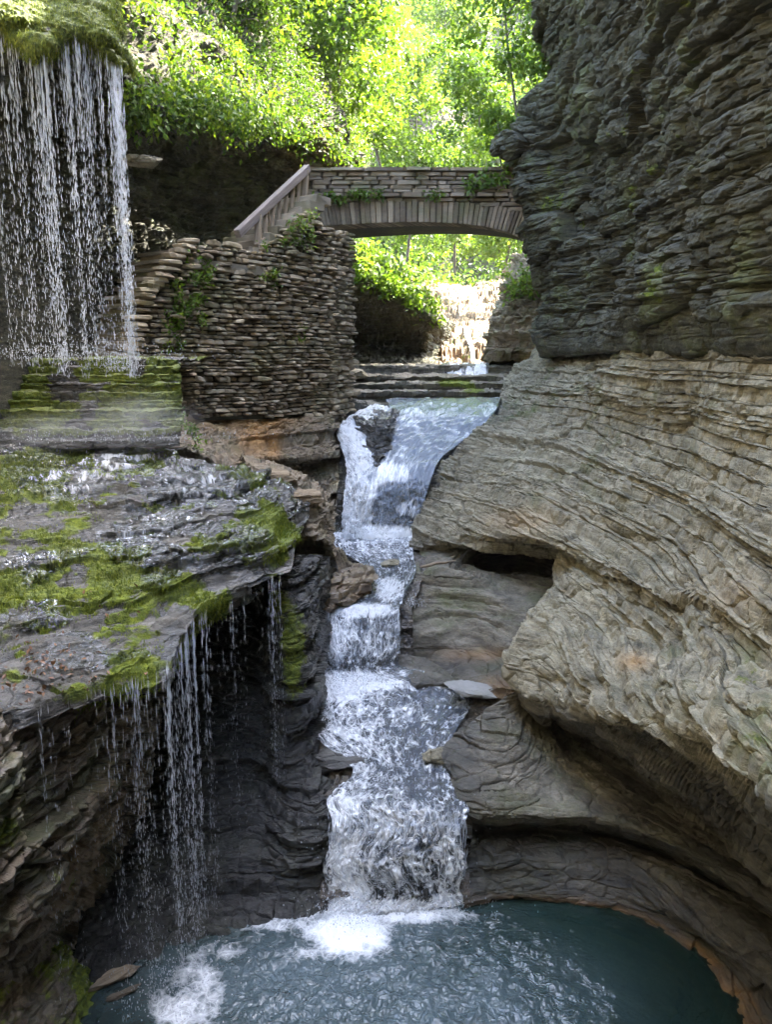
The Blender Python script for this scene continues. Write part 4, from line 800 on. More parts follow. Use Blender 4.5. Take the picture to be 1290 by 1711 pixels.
water('plunge_pool', [
    C((545, 886, 15.2), (620, 890, 14.9), (700, 884, 15.0)),
    C((548, 897, 14.4), (620, 900, 14.2), (692, 893, 14.4)),
    C((562, 915, 13.6), (620, 916, 13.55), (690, 913, 13.6)),
    C((600, 940, 12.65), (645, 940, 12.65), (692, 935, 12.8)),
    C((618, 962, 11.9), (652, 962, 11.9), (695, 955, 12.1)),
    C((608, 985, 11.35), (640, 990, 11.2), (678, 990, 11.25)),
    C((560, 1005, 10.95), (618, 1006, 10.9), (672, 1006, 10.95)),
    C((522, 1022, 10.62), (596, 1016, 10.65), (668, 1014, 10.68)),
    C((520, 1046, 10.4), (594, 1042, 10.38), (668, 1040, 10.42)),
    C((522, 1090, 10.1), (594, 1090, 10.05), (668, 1084, 10.12)),
    C((528, 1128, 9.9), (596, 1126, 9.85), (670, 1112, 10.0)),
    C((526, 1150, 9.6), (630, 1146, 9.62), (760, 1134, 9.75)),
    C((520, 1185, 9.2), (640, 1180, 9.22), (790, 1168, 9.4)),
    C((522, 1225, 8.78), (640, 1220, 8.78), (765, 1215, 8.85)),
    C((565, 1262, 8.4), (655, 1262, 8.35), (748, 1258, 8.4)),
    C((590, 1288, 8.1), (662, 1288, 8.05), (748, 1284, 8.1)),
    C((566, 1314, 7.75), (660, 1322, 7.6), (764, 1332, 7.55)),
    C((546, 1338, 7.5), (650, 1350, 7.34), (784, 1352, 7.36)),
    C((556, 1384, 7.25), (664, 1382, 7.22), (770, 1394, 7.18)),
    C((540, 1450, 7.12), (640, 1446, 7.0), (780, 1448, 7.08)),
    C((548, 1490, 7.05), (670, 1490, 6.98), (768, 1486, 7.06)),
    np.array([Pz(526, 1532, -0.02), Pz(650, 1530, -0.02), Pz(796, 1512, -0.02)])],
    'stream running from the plunge pool over the middle and lower cascades', lambda g, px, py:
    np.maximum.reduce([smooth(905, 890, py) * 0.9, 0.20 + 0.16 * smooth(0.0, 0.5, fbm(g, (24, 14, 24), 3, 0.7)) + 0.10 * smooth(950, 900, py) + 0.10 * smooth(720, 560, px) * (py > 1120),
        blobs(px, py, [(650, 985, 30, 25, 0.6), (590, 1020, 80, 14, 0.75), (555, 1060, 50, 45, 0.62), (630, 1080, 60, 40, 0.36), (590, 1140, 80, 18, 1.0), (570, 1160, 50, 20, 0.7),
                       (575, 1420, 40, 130, 0.66), (660, 1375, 140, 50, 0.46), (750, 1440, 40, 90, 0.46), (580, 1500, 40, 50, 0.95), (680, 1450, 90, 60, 0.36), (750, 1510, 40, 20, 0.8), (660, 1515, 120, 14, 0.7)])]), amp=0.032)
ff, ffoam, fkeep = SHELF_FILM
fc = grid_faces(*ff.shape[:2]); fc = fc[fkeep.ravel()[fc].min(1) > 0.5]
if np.median(normals(ff)[..., 2]) < 0: fc = fc[:, ::-1]
us = np.unique(fc); mp_ = np.zeros(ff.shape[0] * ff.shape[1], int); mp_[us] = np.arange(len(us))
tag(mesh_np('shelf_water', ff.reshape(-1, 3)[us], mp_[fc], M['film'], attrs={'foam': ffoam.ravel()[us]}, uv=ff[..., :2].reshape(-1, 2)[us]), 'thin film of water trickling over the mossy shelf', kind='structure')
# the lower pool
prow = [np.array([Pz(px, py, 0.0) for px in (-300, 0, 200, 400, 600, 800, 1000, 1200, 1500)]) for py in (1455, 1480, 1520, 1580, 1650, 1711, 1800, 2000, 2400)]
FALLB = Pz(585, 1560, 0)
g, tv, tu = loft(prow, 3.2, 0.5)
r = np.hypot(g[..., 0] - FALLB[0], g[..., 1] - FALLB[1])
g[..., 2] += 0.010 * np.sin(r * 26 + 3 * fbm(g, 1.5, 2)) * np.exp(-r / 1.1) 
px, py = proj(g)
AER_SHEEN = blobs(px, py, [(480, 1640, 300, 110, 0.9), (600, 1550, 190, 50, 0.9), (720, 1690, 260, 110, 0.75)])  # bubble zone, which also takes the painted sky reflection
g[..., 2] += (0.25 + 0.85 * AER_SHEEN) * (0.022 * fbm(g, (5, 6, 1), 3) + 0.010 * vnoise(g * 16.0))
pf = np.maximum.reduce([blobs(px, py, [(585, 1555, 75, 45, 1.0), (640, 1530, 180, 16, 0.75), (560, 1590, 150, 30, 0.42), (330, 1660, 60, 80, 0.55), (300, 1690, 60, 50, 0.6), (470, 1545, 90, 18, 0.5), (380, 1590, 60, 25, 0.4)]), 0.05 * np.ones_like(px)])
tag(grid_obj('lower_pool', g, M['pool'], {'foam': pf, 'aer_sheen': AER_SHEEN}, uv=g[..., :2], flip=True), 'round dark green pool at the foot of the lower cascade', kind='structure')
bedg = g.copy(); rr = np.hypot((g[..., 0] - 0.7) / 2.6, (g[..., 1] - 4.6) / 2.6); bedg[..., 2] = -1.3 + 1.05 * smooth(0.75, 1.1, rr)
tag(grid_obj('pool_bed', bedg[::3, ::3], M['rock_brown'], {k: np.full(bedg[::3, ::3].shape[:2], 0.3 if k == 'stain' else 0) for k in ('moss', 'wet', 'algae', 'stain')}, flip=True), 'submerged brown bed of the lower pool', kind='structure')
# small falls beyond the arch
water('upstream_fall', [C((738, 606, 24.), (775, 607, 24.), (815, 606, 24.)), C((738, 610, 23.25), (775, 611, 23.2), (816, 610, 23.2)), C((735, 622, 22.9), (775, 624, 22.85), (816, 622, 22.9)), C((732, 636, 22.5), (775, 636, 22.45), (818, 634, 22.5))],
      'low white fall crossing the creek beneath the far arch', lambda g, px, py: 0.2 + 0.45 * smooth(-0.2, 0.4, fbm(g, (7, 1, 1), 2)), amp=0.05)
water('distant_fall', [C((776, 545, 36.), (782, 545, 36.)), C((776, 560, 33.4), (786, 560, 33.4)), C((785, 582, 31.4), (793, 584, 31.4)), C((787, 606, 27.5), (795, 606, 27.5))],
      'thin distant white fall on the sunlit ledges upstream', lambda g, px, py: 0.22 + 0 * px, amp=0.08)

def drops(name, pos, ln, wd, label, kind='stuff', mat='drops', axis=None):
    n = len(pos); v = np.zeros((n, 6, 3))
    ax = np.zeros((n, 3)); ax[:, 2] = 1
    if axis is not None: ax = axis
    a = RNG.random(n) * 6.28
    e1 = np.stack([np.cos(a), np.sin(a), 0 * a], 1); e2 = np.cross(ax, e1)
    v[:, 0] = pos + ax * ln[:, None] * 0.6; v[:, 5] = pos - ax * ln[:, None] * 0.4
    for k, (s1, s2) in enumerate(((1, 0), (0, 1), (-1, 0), (0, -1))): v[:, 1 + k] = pos - ax * (ln * 0.15)[:, None] + (e1 * s1 + e2 * s2) * wd[:, None]
    f0 = np.array([[0, 1, 2], [0, 2, 3], [0, 3, 4], [0, 4, 1], [5, 2, 1], [5, 3, 2], [5, 4, 3], [5, 1, 4]])
    f = (f0[None] + (np.arange(n) * 6)[:, None, None]).reshape(-1, 3)
    return tag(mesh_np(name, v, f, M[mat], smooth_=True), label, kind=kind)
# curtain of the left waterfall: strands of drops falling from the lip
def curtain(name, strands, label, lmul=1.0, wmul=1.0):
    """strands: (top xyz, bottom z, number of drops, spread, weight)"""
    pp, ll, ww = [], [], []
    for top, zb, nd, spread, wt in strands:
        t = RNG.random(nd); h = top[2] - zb
        z = top[2] - h * t
        x = top[0] + RNG.normal(0, 1, nd) * spread * (0.25 + 0.75 * t); y = top[1] + RNG.normal(0, 1, nd) * spread * (0.25 + 0.75 * t) - 0.10 * np.sqrt(t)
        pp.append(np.stack([x, y, z], 1))
        ll.append((0.03 + 0.10 * RNG.random(nd) ** 2 + 0.14 * (1 - t) ** 3) * lmul * (0.7 + wt)); ww.append((0.0035 + 0.0045 * RNG.random(nd)) * wmul * (0.7 + 0.6 * wt))
    return drops(name, np.concatenate(pp), np.concatenate(ll), np.concatenate(ww), label, kind='structure')
st_ = []
for i in range(165):
    px_ = RNG.uniform(-30, 205); w_ = RNG.random() ** 2
    if (26 < px_ < 46 or 88 < px_ < 104 or 150 < px_ < 178 or px_ < 4) and RNG.random() < 0.5: continue
    top_py = np.interp(px_, [0, 40, 62, 90, 125, 150, 188, 205], [62, 78, 96, 88, 68, 78, 108, 112])
    D_ = np.interp(px_, [0, 60, 125, 190, 210], [9.8, 9.85, 10.0, 10.4, 10.7]) + RNG.normal(0, 0.06)
    st_.append((P(px_, top_py, D_), 5.45, int(24 + 40 * w_), 0.016, w_))
for cxp, n_, w_ in ((72, 9, 1.0), (60, 5, .8), (190, 20, .7), (196, 14, .7), (110, 5, .7), (140, 5, 0.7), (20, 3, .5)):
    for _ in range(n_):
        px_ = cxp + RNG.normal(0, 5); D_ = np.interp(px_, [0, 60, 125, 190, 210], [9.8, 9.85, 10.0, 10.4, 10.7])
        top_py = np.interp(px_, [0, 40, 62, 90, 125, 150, 188, 205], [62, 78, 96, 88, 68, 78, 105, 112])
        st_.append((P(px_, top_py, D_), 5.3, 60, 0.02, w_))
curtain('left_waterfall', st_, 'tall curtain of falling water strands in front of the dark left wall', 0.6, 0.62)
st_ = []
for i in range(150):
    px_ = RNG.choice([RNG.uniform(60, 470), RNG.normal(300, 22), RNG.normal(225, 14), RNG.normal(455, 9)], p=[0.38, 0.36, 0.16, 0.10])
    if px_ < 50 or px_ > 475: continue
    w_ = RNG.random() ** 2 * (1.0 if abs(px_ - 300) < 45 else 0.45)
    ep = np.interp(px_, [0, 75, 185, 272, 300, 320, 420, 478], [1205, 1185, 1150, 1130, 1080, 1040, 990, 950])
    ed = np.interp(px_, [0, 75, 185, 272, 300, 320, 420, 478], [5.10, 5.32, 5.75, 6.0, 6.5, 6.9, 7.8, 8.2]) - 0.05
    st_.append((P(px_, ep, ed), 0.0 if px_ > 150 else 0.5, int(22 + 60 * w_), 0.018, w_))
curtain('shelf_drips', st_, 'thin strands of water dripping from the mossy shelf edge into the pool', 0.55, 0.42)
st_ = []
for i in range(300):
    k = RNG.choice(3, p=[0.45, 0.25, 0.30])
    if k == 0: a = RNG.uniform(548, 778); st_.append((P(a, RNG.uniform(1345, 1400), 7.24), 0.02, int(RNG.integers(10, 26)), 0.03, RNG.random() * 0.6))
    elif k == 1: a = RNG.uniform(526, 668); st_.append((P(a, RNG.uniform(1030, 1060), 10.36), 1.35, int(RNG.integers(8, 20)), 0.03, RNG.random() * 0.6))
    else: a = RNG.uniform(575, 712); st_.append((P(a, RNG.uniform(795, 830), 14.7), 2.2, int(RNG.integers(8, 22)), 0.04, RNG.random()))
curtain('cascade_strands', st_, 'white threads of water breaking off the three cascades', 0.7, 0.9)
# spray thrown up at the feet of the falls
def spray(name, spots, label):
    pp, ll, ww = [], [], []
    for c, rx, ry, rz, n in spots:
        p = RNG.normal(0, 1, (n, 3)) * np.array([rx, ry, rz]); p[:, 2] = np.abs(p[:, 2]); pp.append(p + c)
        ll.append(0.010 + 0.03 * RNG.random(n) ** 2); ww.append(0.004 + 0.006 * RNG.random(n) ** 2)
    return drops(name, np.concatenate(pp), np.concatenate(ll), np.concatenate(ww), label)
spray('fall_spray', [(Pz(585, 1530, 0), 0.22, 0.12, 0.13, 700), (Pz(700, 1518, 0), 0.35, 0.08, 0.06, 500), (P(590, 1135, 9.8), 0.35, 0.12, 0.08, 600), (P(600, 890, 14.2), 0.5, 0.15, 0.16, 700), (P(690, 1010, 11.0), 0.1, 0.1, 0.06, 150),
    (P(110, 600, 10.4), 0.8, 0.25, 0.12, 900), (P(200, 620, 10.6), 0.15, 0.2, 0.25, 500), (P(180, 735, 10.0), 0.8, 0.3, 0.07, 600), (Pz(310, 1640, 0), 0.22, 0.3, 0.05, 500), (Pz(640, 1420, 0.5), 0.4, 0.1, 0.25, 300)], 'white droplets of spray leaping around the feet of the cascades')

# ------------------------------------------------------------------ masonry
def stone_variants(n, bevel=0.20, jit=0.19, seed=3):
    import bmesh
    r = random.Random(seed); out = []
    for i in range(n):
        bm = bmesh.new(); bmesh.ops.create_cube(bm, size=1.0)
        for v in bm.verts: v.co += Vector((r.uniform(-jit, jit) * 0.7, r.uniform(-jit, jit), r.uniform(-jit, jit)))
        bmesh.ops.bevel(bm, geom=bm.edges[:], offset=bevel, segments=1, affect='EDGES', clamp_overlap=True)
        bmesh.ops.triangulate(bm, faces=bm.faces[:])
        bm.verts.ensure_lookup_table()
        v = np.array([x.co[:] for x in bm.verts]); f = np.array([[y.index for y in x.verts] for x in bm.faces]); bm.free()
        out.append((v, f))
    return out
SV = stone_variants(14)
def stone_mesh(v, f, mat, name='stone'):
    o = mesh_np(name, v, f, mat, attrs={'rnd': np.zeros(len(v))}, smooth_=False); me = o.data; bpy.data.objects.remove(o); return me
from mathutils import Matrix
def frame_mat(ex, ey, ez, org):
    return Matrix(((ex[0], ey[0], ez[0], org[0]), (ex[1], ey[1], ez[1], org[1]), (ex[2], ey[2], ez[2], org[2]), (0, 0, 0, 1)))
def inpoly(x, y, poly):
    c = False; j = len(poly) - 1
    for i in range(len(poly)):
        (xi, yi), (xj, yj) = poly[i], poly[j]
        if (yi > y) != (yj > y) and x < (xj - xi) * (y - yi) / (yj - yi) + xi: c = not c
        j = i
    return c

# retaining wall
WA, WB = P(213, 600, 12.6), P(556, 600, 16.7)
we = (WB - WA); wlen = np.linalg.norm(we[:2]); we = W(we[0], we[1], 0) / wlen; wnm = W(we[1], -we[0], 0)
def wall_pt(s, z, out=0.0): return W(WA[0], WA[1], 0) + we * s + wnm * out + W(0, 0, z)
wall_poly = [(208, 600), (222, 545), (236, 490), (262, 468), (285, 432), (308, 408), (400, 404), (432, 422), (470, 392), (522, 350), (545, 378), (553, 420), (558, 520), (553, 694), (340, 698), (300, 692), (262, 665), (222, 632)]
wall = tag(empty('retaining_wall', wall_pt(wlen * 0.6, 4.6)), 'rough dry-stone retaining wall beside the stairs, below the wooden railing', 'stone wall')
bpy.context.view_layer.update()
def put_part(me, name, parent, mw):
    o = bpy.data.objects.new(name, me); col.objects.link(o); o.parent = parent
    o.matrix_parent_inverse = parent.matrix_world.inverted(); o.matrix_world = mw
    return o
wcells = []
z = 4.2; rr_ = random.Random(5); row = 0
while z < 9.2:
    h = rr_.choice([0.042, 0.05, 0.058, 0.068, 0.08, 0.10]); s = -0.2 - rr_.random() * 0.2
    while s < wlen + 0.3:
        l = h * rr_.uniform(1.0, 2.8) if rr_.random() < 0.8 else h * rr_.uniform(2.8, 5.0)
        l = min(max(l, 0.08), 0.48)
        c = wall_pt(s + l / 2, z + h / 2 + 0.015 * math.sin(s * 2.1 + z)); a, b = proj(c)
        if inpoly(a, b, wall_poly): wcells.append((s + l / 2, c[2], l, h, rr_.gauss(0, 0.05), rr_.uniform(0.16, 0.26)))
        s += l + rr_.uniform(0.005, 0.035)
    z += h + 0.014; row += 1
wcells.sort(key=lambda c: -c[2] * c[3])
wmes = [stone_mesh(v, f, M['wall_stone']) for v, f in SV]
rv, rf, ra, base = [], [], [], 0
for i, (s, zc, l, h, out, dep) in enumerate(wcells):
    ang = rr_.uniform(-0.22, 0.22); tl = rr_.uniform(-0.09, 0.09)
    ex = we * math.cos(ang) + wnm * math.sin(ang); ex = ex * math.cos(tl) + W(0, 0, math.sin(tl)); ey = np.cross(W(0, 0, 1), ex); ey /= np.linalg.norm(ey); ez = np.cross(ex, ey)
    mw = frame_mat(ex * l, ey * dep, ez * h * 0.97, wall_pt(s, zc, out - 0.05))
    if i < 300:
        put_part(wmes[i % 14], 'stone', wall, mw)
    else:
        v, f = SV[i % 14]; m4 = np.array(mw); vv = v @ m4[:3, :3].T + m4[:3, 3]
        rv.append(vv); rf.append(f + base); ra.append(np.full(len(v), rr_.random())); base += len(v)
z = 4.3
rx = W(0.42, 0.9, 0) / np.linalg.norm([0.42, 0.9])
while z < 8.1:                                            # return face under the arch
    h = rr_.choice([0.06, 0.075, 0.09, 0.12]); s = 0.0
    while s < 0.95:
        l = h * rr_.uniform(1.2, 3.4); a4 = rr_.uniform(-0.2, 0.2)
        ex = rx * math.cos(a4) + np.cross(W(0, 0, 1), rx) * math.sin(a4); ey = np.cross(W(0, 0, 1), ex)
        m4 = np.array(frame_mat(ex * l, ey * 0.24, W(0, 0, h), wall_pt(wlen - 0.05, z + h / 2) + rx * (s + l / 2) + np.cross(W(0, 0, 1), rx) * rr_.gauss(0.06, 0.03)))
        v, f = SV[rr_.randrange(14)]; rv.append(v @ m4[:3, :3].T + m4[:3, 3]); rf.append(f + base); ra.append(np.full(len(v), rr_.random())); base += len(v)
        s += l + 0.015
    z += h + 0.012
o = mesh_np('small_stones', np.concatenate(rv) - np.array(wall.location), np.concatenate(rf), M['wall_stone'], wall, {'rnd': np.concatenate(ra)}, False); o['kind'] = 'stuff'
for i in range(22):
    t = i / 21; a_, b_ = np.interp(t, [0, .3, .5, .7, .85, 1], [212, 224, 240, 264, 287, 312]), np.interp(t, [0, .3, .5, .7, .85, 1], [592, 540, 488, 464, 430, 404])
    u_ = (a_ - CX) / FPX; v_ = (CY - b_) / FPX; dv = np.array([u_, CP + SP * v_, -SP + CP * v_]); tt = ((WA - EYE) @ wnm) / (dv @ wnm)
    put_part(wmes[i % 14], 'coping_stone', wall, frame_mat(we * rr_.uniform(0.26, 0.42), np.cross(W(0, 0, 1), we) * 0.34, W(0, 0, rr_.uniform(0.07, 0.11)), EYE + dv * tt + wnm * 0.03))
# dark core behind the facing stones
def plane_hit(px, py):
    u = (px - CX) / FPX; v = (CY - py) / FPX; d = np.array([u, CP + SP * v, -SP + CP * v])
    t = ((WA - EYE) @ wnm) / (d @ wnm); p = EYE + d * t
    return (p - WA) @ we, p[2]
pts = [plane_hit(*q) for q in wall_poly]
n_ = len(pts); cv = [wall_pt(s, z_ - 0.05, -0.07) for s, z_ in pts] + [wall_pt(s, z_ - 0.05, -0.22) for s, z_ in pts]
me = bpy.data.meshes.new('wall_core'); org = np.array(wall.location)
me.from_pydata([tuple(c - org) for c in cv], [], [tuple(range(n_))[::-1], tuple(range(n_, 2 * n_))] + [(i, (i + 1) % n_, n_ + (i + 1) % n_, n_ + i) for i in range(n_)])
me.materials.append(M['joint']); o = bpy.data.objects.new('wall_core', me); col.objects.link(o); o.parent = wall
# stairs
zs = [5.58 + 0.155 * k for k in range(13)]
top_s = [plane_hit(*q) for q in ((208, 600), (222, 545), (236, 490), (262, 468), (285, 432), (308, 408))]
stairs = tag(empty('stone_stairs', wall_pt(0.2, 5.5, -0.7)), 'flight of worn stone steps climbing behind the waterfall to the bridge', 'stairs')
bpy.context.view_layer.update()
step_me = [stone_mesh(v * np.array([1, 1, 1]), f, M['step_stone'], 'step') for v, f in stone_variants(6, 0.05, 0.02, 9)]
ris_me = [stone_mesh(v, f, M['wall_stone'], 'riser') for v, f in stone_variants(4, 0.05, 0.03, 10)]
wq = np.cross(W(0, 0, 1), we)
for k in range(13):
    s_ = np.interp(zs[k], [q[1] for q in top_s], [q[0] for q in top_s]); jw = rr_.uniform(-0.05, 0.05)
    t_ = put_part(step_me[k % 6], 'step', stairs, frame_mat((we + wq * rr_.uniform(-.03, .03)) * 0.46, wq * 1.15, W(0, 0, 0.06), wall_pt(s_ + 0.16, zs[k] + 0.02 - 0.16 * min(1, k / 4), -0.66 + jw)))
    put_part(ris_me[k % 4], 'riser', stairs, frame_mat(we * 0.5, wq * 1.08, W(0, 0, 0.12), wall_pt(s_ + 0.24, zs[k] - 0.065 - 0.16 * min(1, k / 4), -0.68 + jw)))
s_l, z_l = plane_hit(400, 404); s_k, z_k = plane_hit(308, 408)
put_part(step_me[0], 'landing', stairs, frame_mat(we * (s_l - s_k + 0.6), np.cross(W(0, 0, 1), we) * 1.5, W(0, 0, 0.16), wall_pt((s_l + s_k) / 2 + 0.4, (z_l + z_k) / 2 - 0.38, -0.72)))
for k in range(10):
    put_part(step_me[k % 6], 'step', stairs, frame_mat(we * 0.5, np.cross(W(0, 0, 1), we) * 1.3, W(0, 0, 0.17), wall_pt(s_l + 0.45 + 0.23 * k, z_l - 0.25 + 0.15 * k, -0.80)))

# wooden railing
def beam(name, p0, p1, w_, h_, mat, parent, upv=(0, 0, 1), bev=0.012):
    import bmesh
    p0, p1 = np.array(p0), np.array(p1); d = p1 - p0; L_ = np.linalg.norm(d); ex = d / L_
    ey = np.cross(np.array(upv, float), ex); ey /= np.linalg.norm(ey); ez = np.cross(ex, ey)
    bm = bmesh.new(); bmesh.ops.create_cube(bm, size=1.0)
    for v in bm.verts: v.co = Vector((v.co.x * L_, v.co.y * w_, v.co.z * h_))
    bmesh.ops.bevel(bm, geom=bm.edges[:], offset=bev, segments=1, affect='EDGES')
    me = bpy.data.meshes.new(name); bm.to_mesh(me); bm.free(); me.materials.append(mat)
    return put_part(me, name, parent, frame_mat(ex, ey, ez, (p0 + p1) / 2))
ra0, ra1 = P(428, 413, 15.25), P(510, 346, 17.15)
rt0, rt1 = P(396, 391, 14.75), P(514, 281, 17.2)
rail = tag(empty('stair_railing', ra0), 'weathered wooden stair railing slanting up to the left end of the bridge', 'railing')
bpy.context.view_layer.update()
beam('handrail', rt0, rt1, 0.13, 0.15, M['wood_dark'], rail)
beam('bottom_rail', ra0, ra1, 0.10, 0.13, M['wood'], rail)
def at_(a, b, t): return a + (b - a) * t
fl, fr_ = 0.27, 0.965
for j, t in enumerate(np.linspace(0, 1, 8)):
    lo = at_(ra0, ra1, 0.03 + 0.94 * t); hi = at_(rt0, rt1, fl + (fr_ - fl) * t)
    big = j in (0, 7)
    beam('post' if big else 'baluster', lo - W(0, 0, 0.12 if big else 0.0), hi, 0.13 if big else 0.075, 0.13 if big else 0.09, M['wood'], rail, upv=(0, 1, 0.01))
beam('brace', at_(ra0, ra1, 0.30), at_(rt0, rt1, fl + 0.12), 0.05, 0.07, M['wood'], rail, upv=(0, 1, 0.01))

# bridge
DB = 18.3; bdir = np.array([0.42, 0.9, 0]) / np.linalg.norm([0.42, 0.9, 0])
bridge = tag(empty('stone_bridge', P(700, 372, DB)), 'single-arch stone footbridge spanning the gorge above the creek', 'bridge')
bpy.context.view_layer.update()
ex_pts = [(516, 346), (560, 341), (620, 337), (690, 335), (760, 337), (820, 343), (870, 354), (905, 372), (930, 395)]
in_pts = [(524, 380), (566, 377), (622, 374), (690, 372), (758, 374), (812, 380), (856, 392), (888, 410), (908, 436)]
EXC = hermite(np.array([P(a, b, DB) for a, b in ex_pts]), np.linspace(0, 8, 57)); INC = hermite(np.array([P(a, b, DB) for a, b in in_pts]), np.linspace(0, 8, 57))
def hexa(name, c8, mat, parent, bev=0.02):
    import bmesh
    bm = bmesh.new(); vs = [bm.verts.new(Vector(c - np.array(parent.location))) for c in c8]
    for f in ((0, 3, 2, 1), (4, 5, 6, 7), (0, 1, 5, 4), (1, 2, 6, 5), (2, 3, 7, 6), (3, 0, 4, 7)): bm.faces.new([vs[i] for i in f])
    bmesh.ops.recalc_face_normals(bm, faces=bm.faces[:])
    bmesh.ops.bevel(bm, geom=bm.edges[:], offset=bev, segments=1, affect='EDGES', clamp_overlap=True)
    me = bpy.data.meshes.new(name); bm.to_mesh(me); bm.free(); me.materials.append(mat)
    o = bpy.data.objects.new(name, me); col.objects.link(o); o.parent = parent; return o
for i in range(56):
    ja = rr_.uniform(-0.015, 0.03); e0, e1, i0, i1 = EXC[i], EXC[i + 1], INC[i], INC[i + 1]
    gsh = 0.06; e0, e1 = e0 + (e1 - e0) * gsh, e1 - (e1 - e0) * gsh; i0, i1 = i0 + (i1 - i0) * gsh, i1 - (i1 - i0) * gsh
    up = W(0, 0, rr_.uniform(-0.02, 0.03)); f0 = -bdir * (0.05 + ja); f1 = bdir * 0.55
    hexa('voussoir', [i0 + f0, i1 + f0, e1 + f0 + up, e0 + f0 + up, i0 + f1, i1 + f1, e1 + f1 + up, e0 + f1 + up], M['bridge_stone'], bridge, 0.014)
# barrel, spandrel core
k = len(EXC); org = np.array(bridge.location)
topz = P(690, 290, DB)[2]
TOPC = EXC.copy(); TOPC[:, 2] = topz
vs = []
for off in (0.03, 1.95):
    for arr in (INC + W(0, 0, 0.012), TOPC): vs.append(arr + bdir * off - org)
vs = np.concatenate(vs); F = []
def idq(a, i): return a * k + i
for i in range(k - 1):
    F += [(idq(0, i), idq(0, i + 1), idq(1, i + 1), idq(1, i)), (idq(2, i + 1), idq(2, i), idq(3, i), idq(3, i + 1)), (idq(0, i + 1), idq(0, i), idq(2, i), idq(2, i + 1)), (idq(1, i), idq(1, i + 1), idq(3, i + 1), idq(3, i))]
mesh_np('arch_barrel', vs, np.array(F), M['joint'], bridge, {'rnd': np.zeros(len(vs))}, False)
bmes = [stone_mesh(v, f, M['bridge_stone']) for v, f in stone_variants(12, 0.10, 0.06, 21)]
courses = [(281, 288), (288, 296), (296, 302), (302, 310), (310, 317), (317, 323), (323, 331), (331, 338), (338, 346), (346, 354)]
for ci, (ya, yb) in enumerate(courses):
    px_ = 506 + rr_.uniform(0, 20)
    while px_ < 905:
        wpx = rr_.uniform(14, 46) if ci else rr_.uniform(26, 70)
        a, b = P(px_, ya, DB), P(px_ + wpx, yb, DB); c = (a + b) / 2
        lowlim = np.interp(px_ + wpx / 2, [p[0] for p in ex_pts], [p[1] for p in ex_pts])
        if (ya + yb) / 2 < lowlim + 1:
            prd = {0: 0.10, 5: 0.05, 6: 0.09}.get(ci, 0.02) + rr_.uniform(-0.025, 0.03)
            ang = rr_.uniform(-0.012, 0.012)
            ex_ = W(math.cos(ang), 0, math.sin(ang)); ez_ = W(-math.sin(ang), 0, math.cos(ang))
            put_part(bmes[rr_.randrange(12)], 'capstone' if ci == 0 else 'stone', bridge, frame_mat(ex_ * ((b[0] - a[0]) - 0.02), W(0, 1, 0) * 0.42, ez_ * ((a[2] - b[2]) * 1.0 - 0.008 + rr_.uniform(-0.01, 0.015)), c + W(0, 0.15 - prd, 0)))
        px_ += wpx
# far parapet of the bridge
for i in range(14):
    put_part(bmes[i % 12], 'capstone', bridge, frame_mat(W(0.42, 0, 0), W(0, 0.4, 0), W(0, 0, 0.75), P(520 + 28 * i, 300, DB) + bdir * 1.8))

# ------------------------------------------------------------------ loose rock and wood
def boulder(name, c, size, mat, label, cat, seed, rot=0.0, flat=False, tilt=(0, 0), amp=0.06):
    import bmesh
    bm = bmesh.new(); bmesh.ops.create_icosphere(bm, subdivisions=5, radius=1.0)
    v = np.array([x.co[:] for x in bm.verts]); f = np.array([[y.index for y in x.verts] for x in bm.faces]); bm.free()
    rs = np.random.default_rng(seed); pn = rs.normal(0, 1, (16, 3)); pn /= np.linalg.norm(pn, axis=1, keepdims=True)
    if flat: pn = np.concatenate([pn * np.array([1, 1, 0.25]), [[0, 0, 1.0], [0, 0, -1.0]]]); pn /= np.linalg.norm(pn, axis=1, keepdims=True)
    dd = np.concatenate([rs.uniform(0.72, 1.05, 16), [0.8, 0.8]])[:len(pn)]
    q = v * np.min(np.minimum(dd[None] / np.maximum(v @ pn.T, 1e-3), 1.35), axis=1)[:, None]
    nrm = fbm(q, 1.1, 3, off=seed * 3.3) * amp + amp * 0.4 * fbm(q, 4, 2, off=seed)
    q = q * (1 + nrm[:, None]) * np.array(size)
    d, _ = strata(q + np.array(c), seed=seed, thick=0.10, amp=0.03, rough=0.012, chip=0.02)
    q = q * (1 + d / (np.linalg.norm(q, axis=1) + 0.05))[:, None]
    o = mesh_np(name, q, f, mat, attrs={k: np.full(len(q), 0.6 if k == 'wet' and mat == M['rock_wet'] else 0.0) for k in ('moss', 'wet', 'algae', 'stain', 'rnd')}, smooth_=False)
    o.location = c; o.rotation_euler = (tilt[0], tilt[1], rot)
    return tag(o, label, cat)
o, _, _ = rock('fall_divider', [
    C((600, 690, 17.9), (630, 682, 17.9), (668, 690, 17.8)), C((596, 708, 17.0), (632, 694, 16.7), (664, 700, 16.9)), C((604, 745, 16.3), (632, 742, 15.75), (652, 740, 16.2)),
    C((610, 785, 15.7), (627, 788, 15.2), (640, 785, 15.5)), C((612, 805, 15.5), (627, 805, 15.2), (638, 805, 15.4))],
    'rock_wet', 'dark wet rock splitting the upper fall from its left chute', res=1.6, st=dict(seed=139, thick=0.12, amp=0.08, block=1.0, rough=0.03, chip=0.05, big=0.08, terr=0.5), attrs=dict(wet=0.9))
boulder('boulder', P(882, 1104, 8.95), (0.26, 0.3, 0.27), M['rock'], 'rounded grey boulder at the tip of the pale rock nose', 'boulder', 5, 0.3)
boulder('rock', P(590, 624, 21.6), (0.34, 0.3, 0.13), M['rock'], 'flat pale rock lying on the ledge under the bridge', 'rock', 6)
